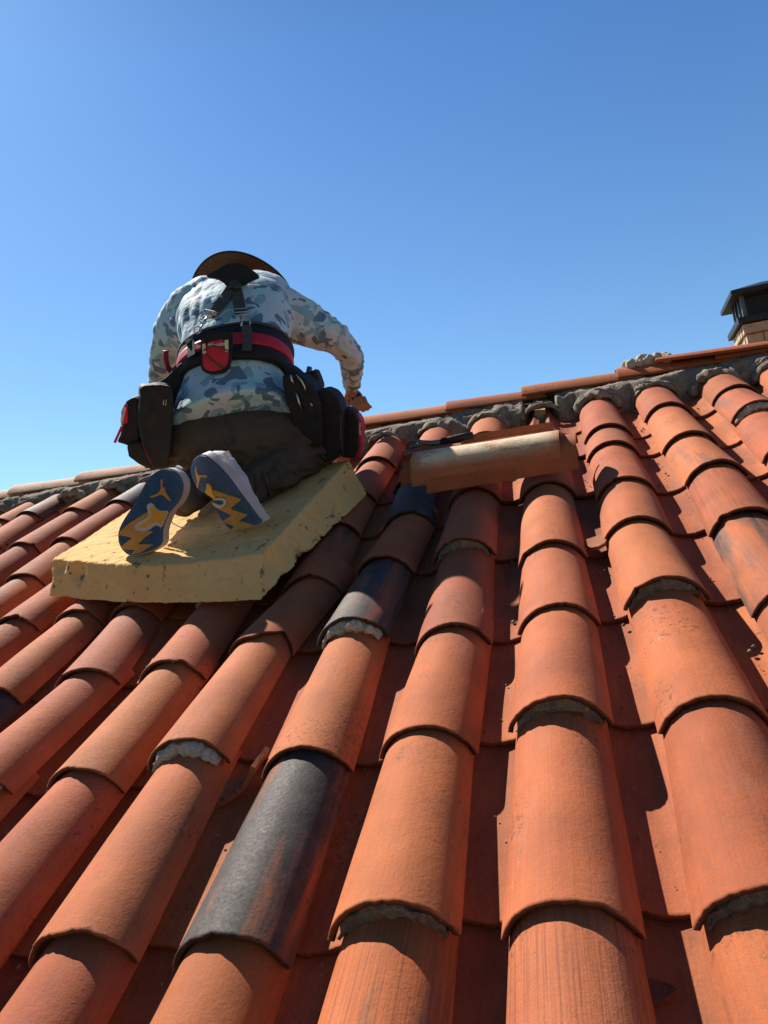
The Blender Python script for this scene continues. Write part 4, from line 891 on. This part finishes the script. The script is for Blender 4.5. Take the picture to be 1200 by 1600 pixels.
# black hand tool on the pile
def pt_tool(x, y, v, w=None): return at_v(x, y, v)
bar = thing('pry_bar', tuple(at_v(690,692,2.08)), 'black pry bar with ribbed grip lying on top of the loose tiles', 'pry bar')
g = Geo(); g.tube([at_v(x, y, 2.09) for x, y in ((690,690),(706,687),(722,683),(739,680))], [.012,.013,.013,.012], 10); link('grip', g.mesh('grip'), bar, BLACKF)
g = Geo(); g.tube([at_v(x, y, 2.09) for x, y in ((692,690),(675,693),(660,691),(648,688),(640,690),(636,696))], [.008,.010,.007,.006,.005,.004], 8); g.tube([at_v(x, y, 2.085) for x, y in ((660,693),(650,697),(642,700))], [.006,.005,.004], 8); link('claw', g.mesh('claw'), bar, CAPS)

# ------------------------------------------------------------------ CHIMNEY beyond the ridge
ZC = 5.0
def chimney():
    base = at_v(1173, 549, ZC); Pw = np.array(W(tuple(base)))      # nearest left corner of the stack, world
    top = at_v(1162, 507, ZC); hgt = W(tuple(top)).z-Pw[2]
    X = np.array((1,0,0.)); Y = np.array((0,1,0.)); Zz = np.array((0,0,1.))
    ch = bpy.data.objects.new('chimney', None); col.objects.link(ch); c0 = np.array(W(tuple(top)));  w_, d_ = .62, .30
    ch.location = tuple(c0+X*w_/2+Y*d_/2-Zz*1.6); ch.empty_display_size = .1
    tag(ch, 'buff brick chimney with a dark louvred metal cap behind the ridge', 'chimney')
    lk = lambda n, g, m, p=ch, s=False: link(n, g.mesh(n, s), p, m, roof=False)
    hc = .068; g = Geo(); rn = random.Random(4)
    for k in range(24):
        z0 = -(k+1)*hc; cor = .012 if k == 0 else 0
        for side in range(4):
            L = w_ if side % 2 == 0 else d_; n = 3; st = (k % 2)*.5*L/n
            xs = sorted(set([0]+[min(L, st+i*L/n) for i in range(n+1)]+[L]))
            for a, b in zip(xs, xs[1:]):
                if b-a < .02: continue
                j = rn.uniform(-.003,.003)+cor; t = .05
                if side == 0: o, ax, ay = c0+X*(a+.004-cor*(a==0))+Y*(-j), X*(b-a-.008+cor*(a==0)), Y*t
                elif side == 1: o, ax, ay = c0+X*(w_+j-t)+Y*(a+.004), X*t, Y*(b-a-.008)
                elif side == 2: o, ax, ay = c0+X*(a+.004)+Y*(d_+j-t), X*(b-a-.008), Y*t
                else: o, ax, ay = c0+X*(-j)+Y*(a+.004+.05*(a==0)), X*t, Y*(b-a-.008-.05*(a==0))
                g.box(o+Zz*(z0+.005), ax, ay, Zz*(hc-.010))
    lk('brick_stack', g, BRICK)
    g = Geo(); g.box(c0+X*.006+Y*.006-Zz*1.64, X*(w_-.012), Y*(d_-.012), Zz*1.635); lk('joint_mortar', g, JOINT)
    cap = bpy.data.objects.new('metal_cap', None); col.objects.link(cap); cap.parent = ch; cap.matrix_basis = wmat(ch).inverted() @ Matrix.Translation(tuple(c0))
    g = Geo(); e = .035; g.box(c0-X*e-Y*e+Zz*.003, X*(w_+2*e), Y*(d_+2*e), Zz*.038); lk('cap_flange', g, CAPM, cap)
    i_ = .010
    for x, y in [(x, y) for x in (i_, w_*.34, w_*.67, w_-i_-.028) for y in (i_, d_-i_-.028)]+[(x, y) for x in (i_, w_-i_-.028) for y in (d_*.33, d_*.64)]:
        g = Geo(); g.box(c0+X*x+Y*y+Zz*.041, X*.022, Y*.022, Zz*.149); lk('cap_post', g, CAPS, cap)
    g = Geo(); g.box(c0+X*.05+Y*.05+Zz*.041, X*(w_-.10), Y*(d_-.10), Zz*.147); lk('flue_box', g, CAPM, cap)
    e = .048; g = Geo(); z0 = .190; a = [c0-X*e-Y*e+Zz*z0, c0+X*(w_+e)-Y*e+Zz*z0, c0+X*(w_+e)+Y*(d_+e)+Zz*z0, c0-X*e+Y*(d_+e)+Zz*z0]; b = [p+Zz*.030 for p in a]; m = c0+X*w_/2+Y*d_/2
    tp = [m+(p-m)*np.array((.42,.42,0))+Zz*.0 for p in b]; tp = [np.array((p[0], p[1], c0[2]+z0+.085)) for p in tp]
    g.add(a+b+tp, [(0,1,2,3),(0,1,5,4),(1,2,6,5),(2,3,7,6),(3,0,4,7),(4,5,9,8),(5,6,10,9),(6,7,11,10),(7,4,8,11),(8,9,10,11)]); lk('cap_hood', g, CAPM, cap)
chimney()
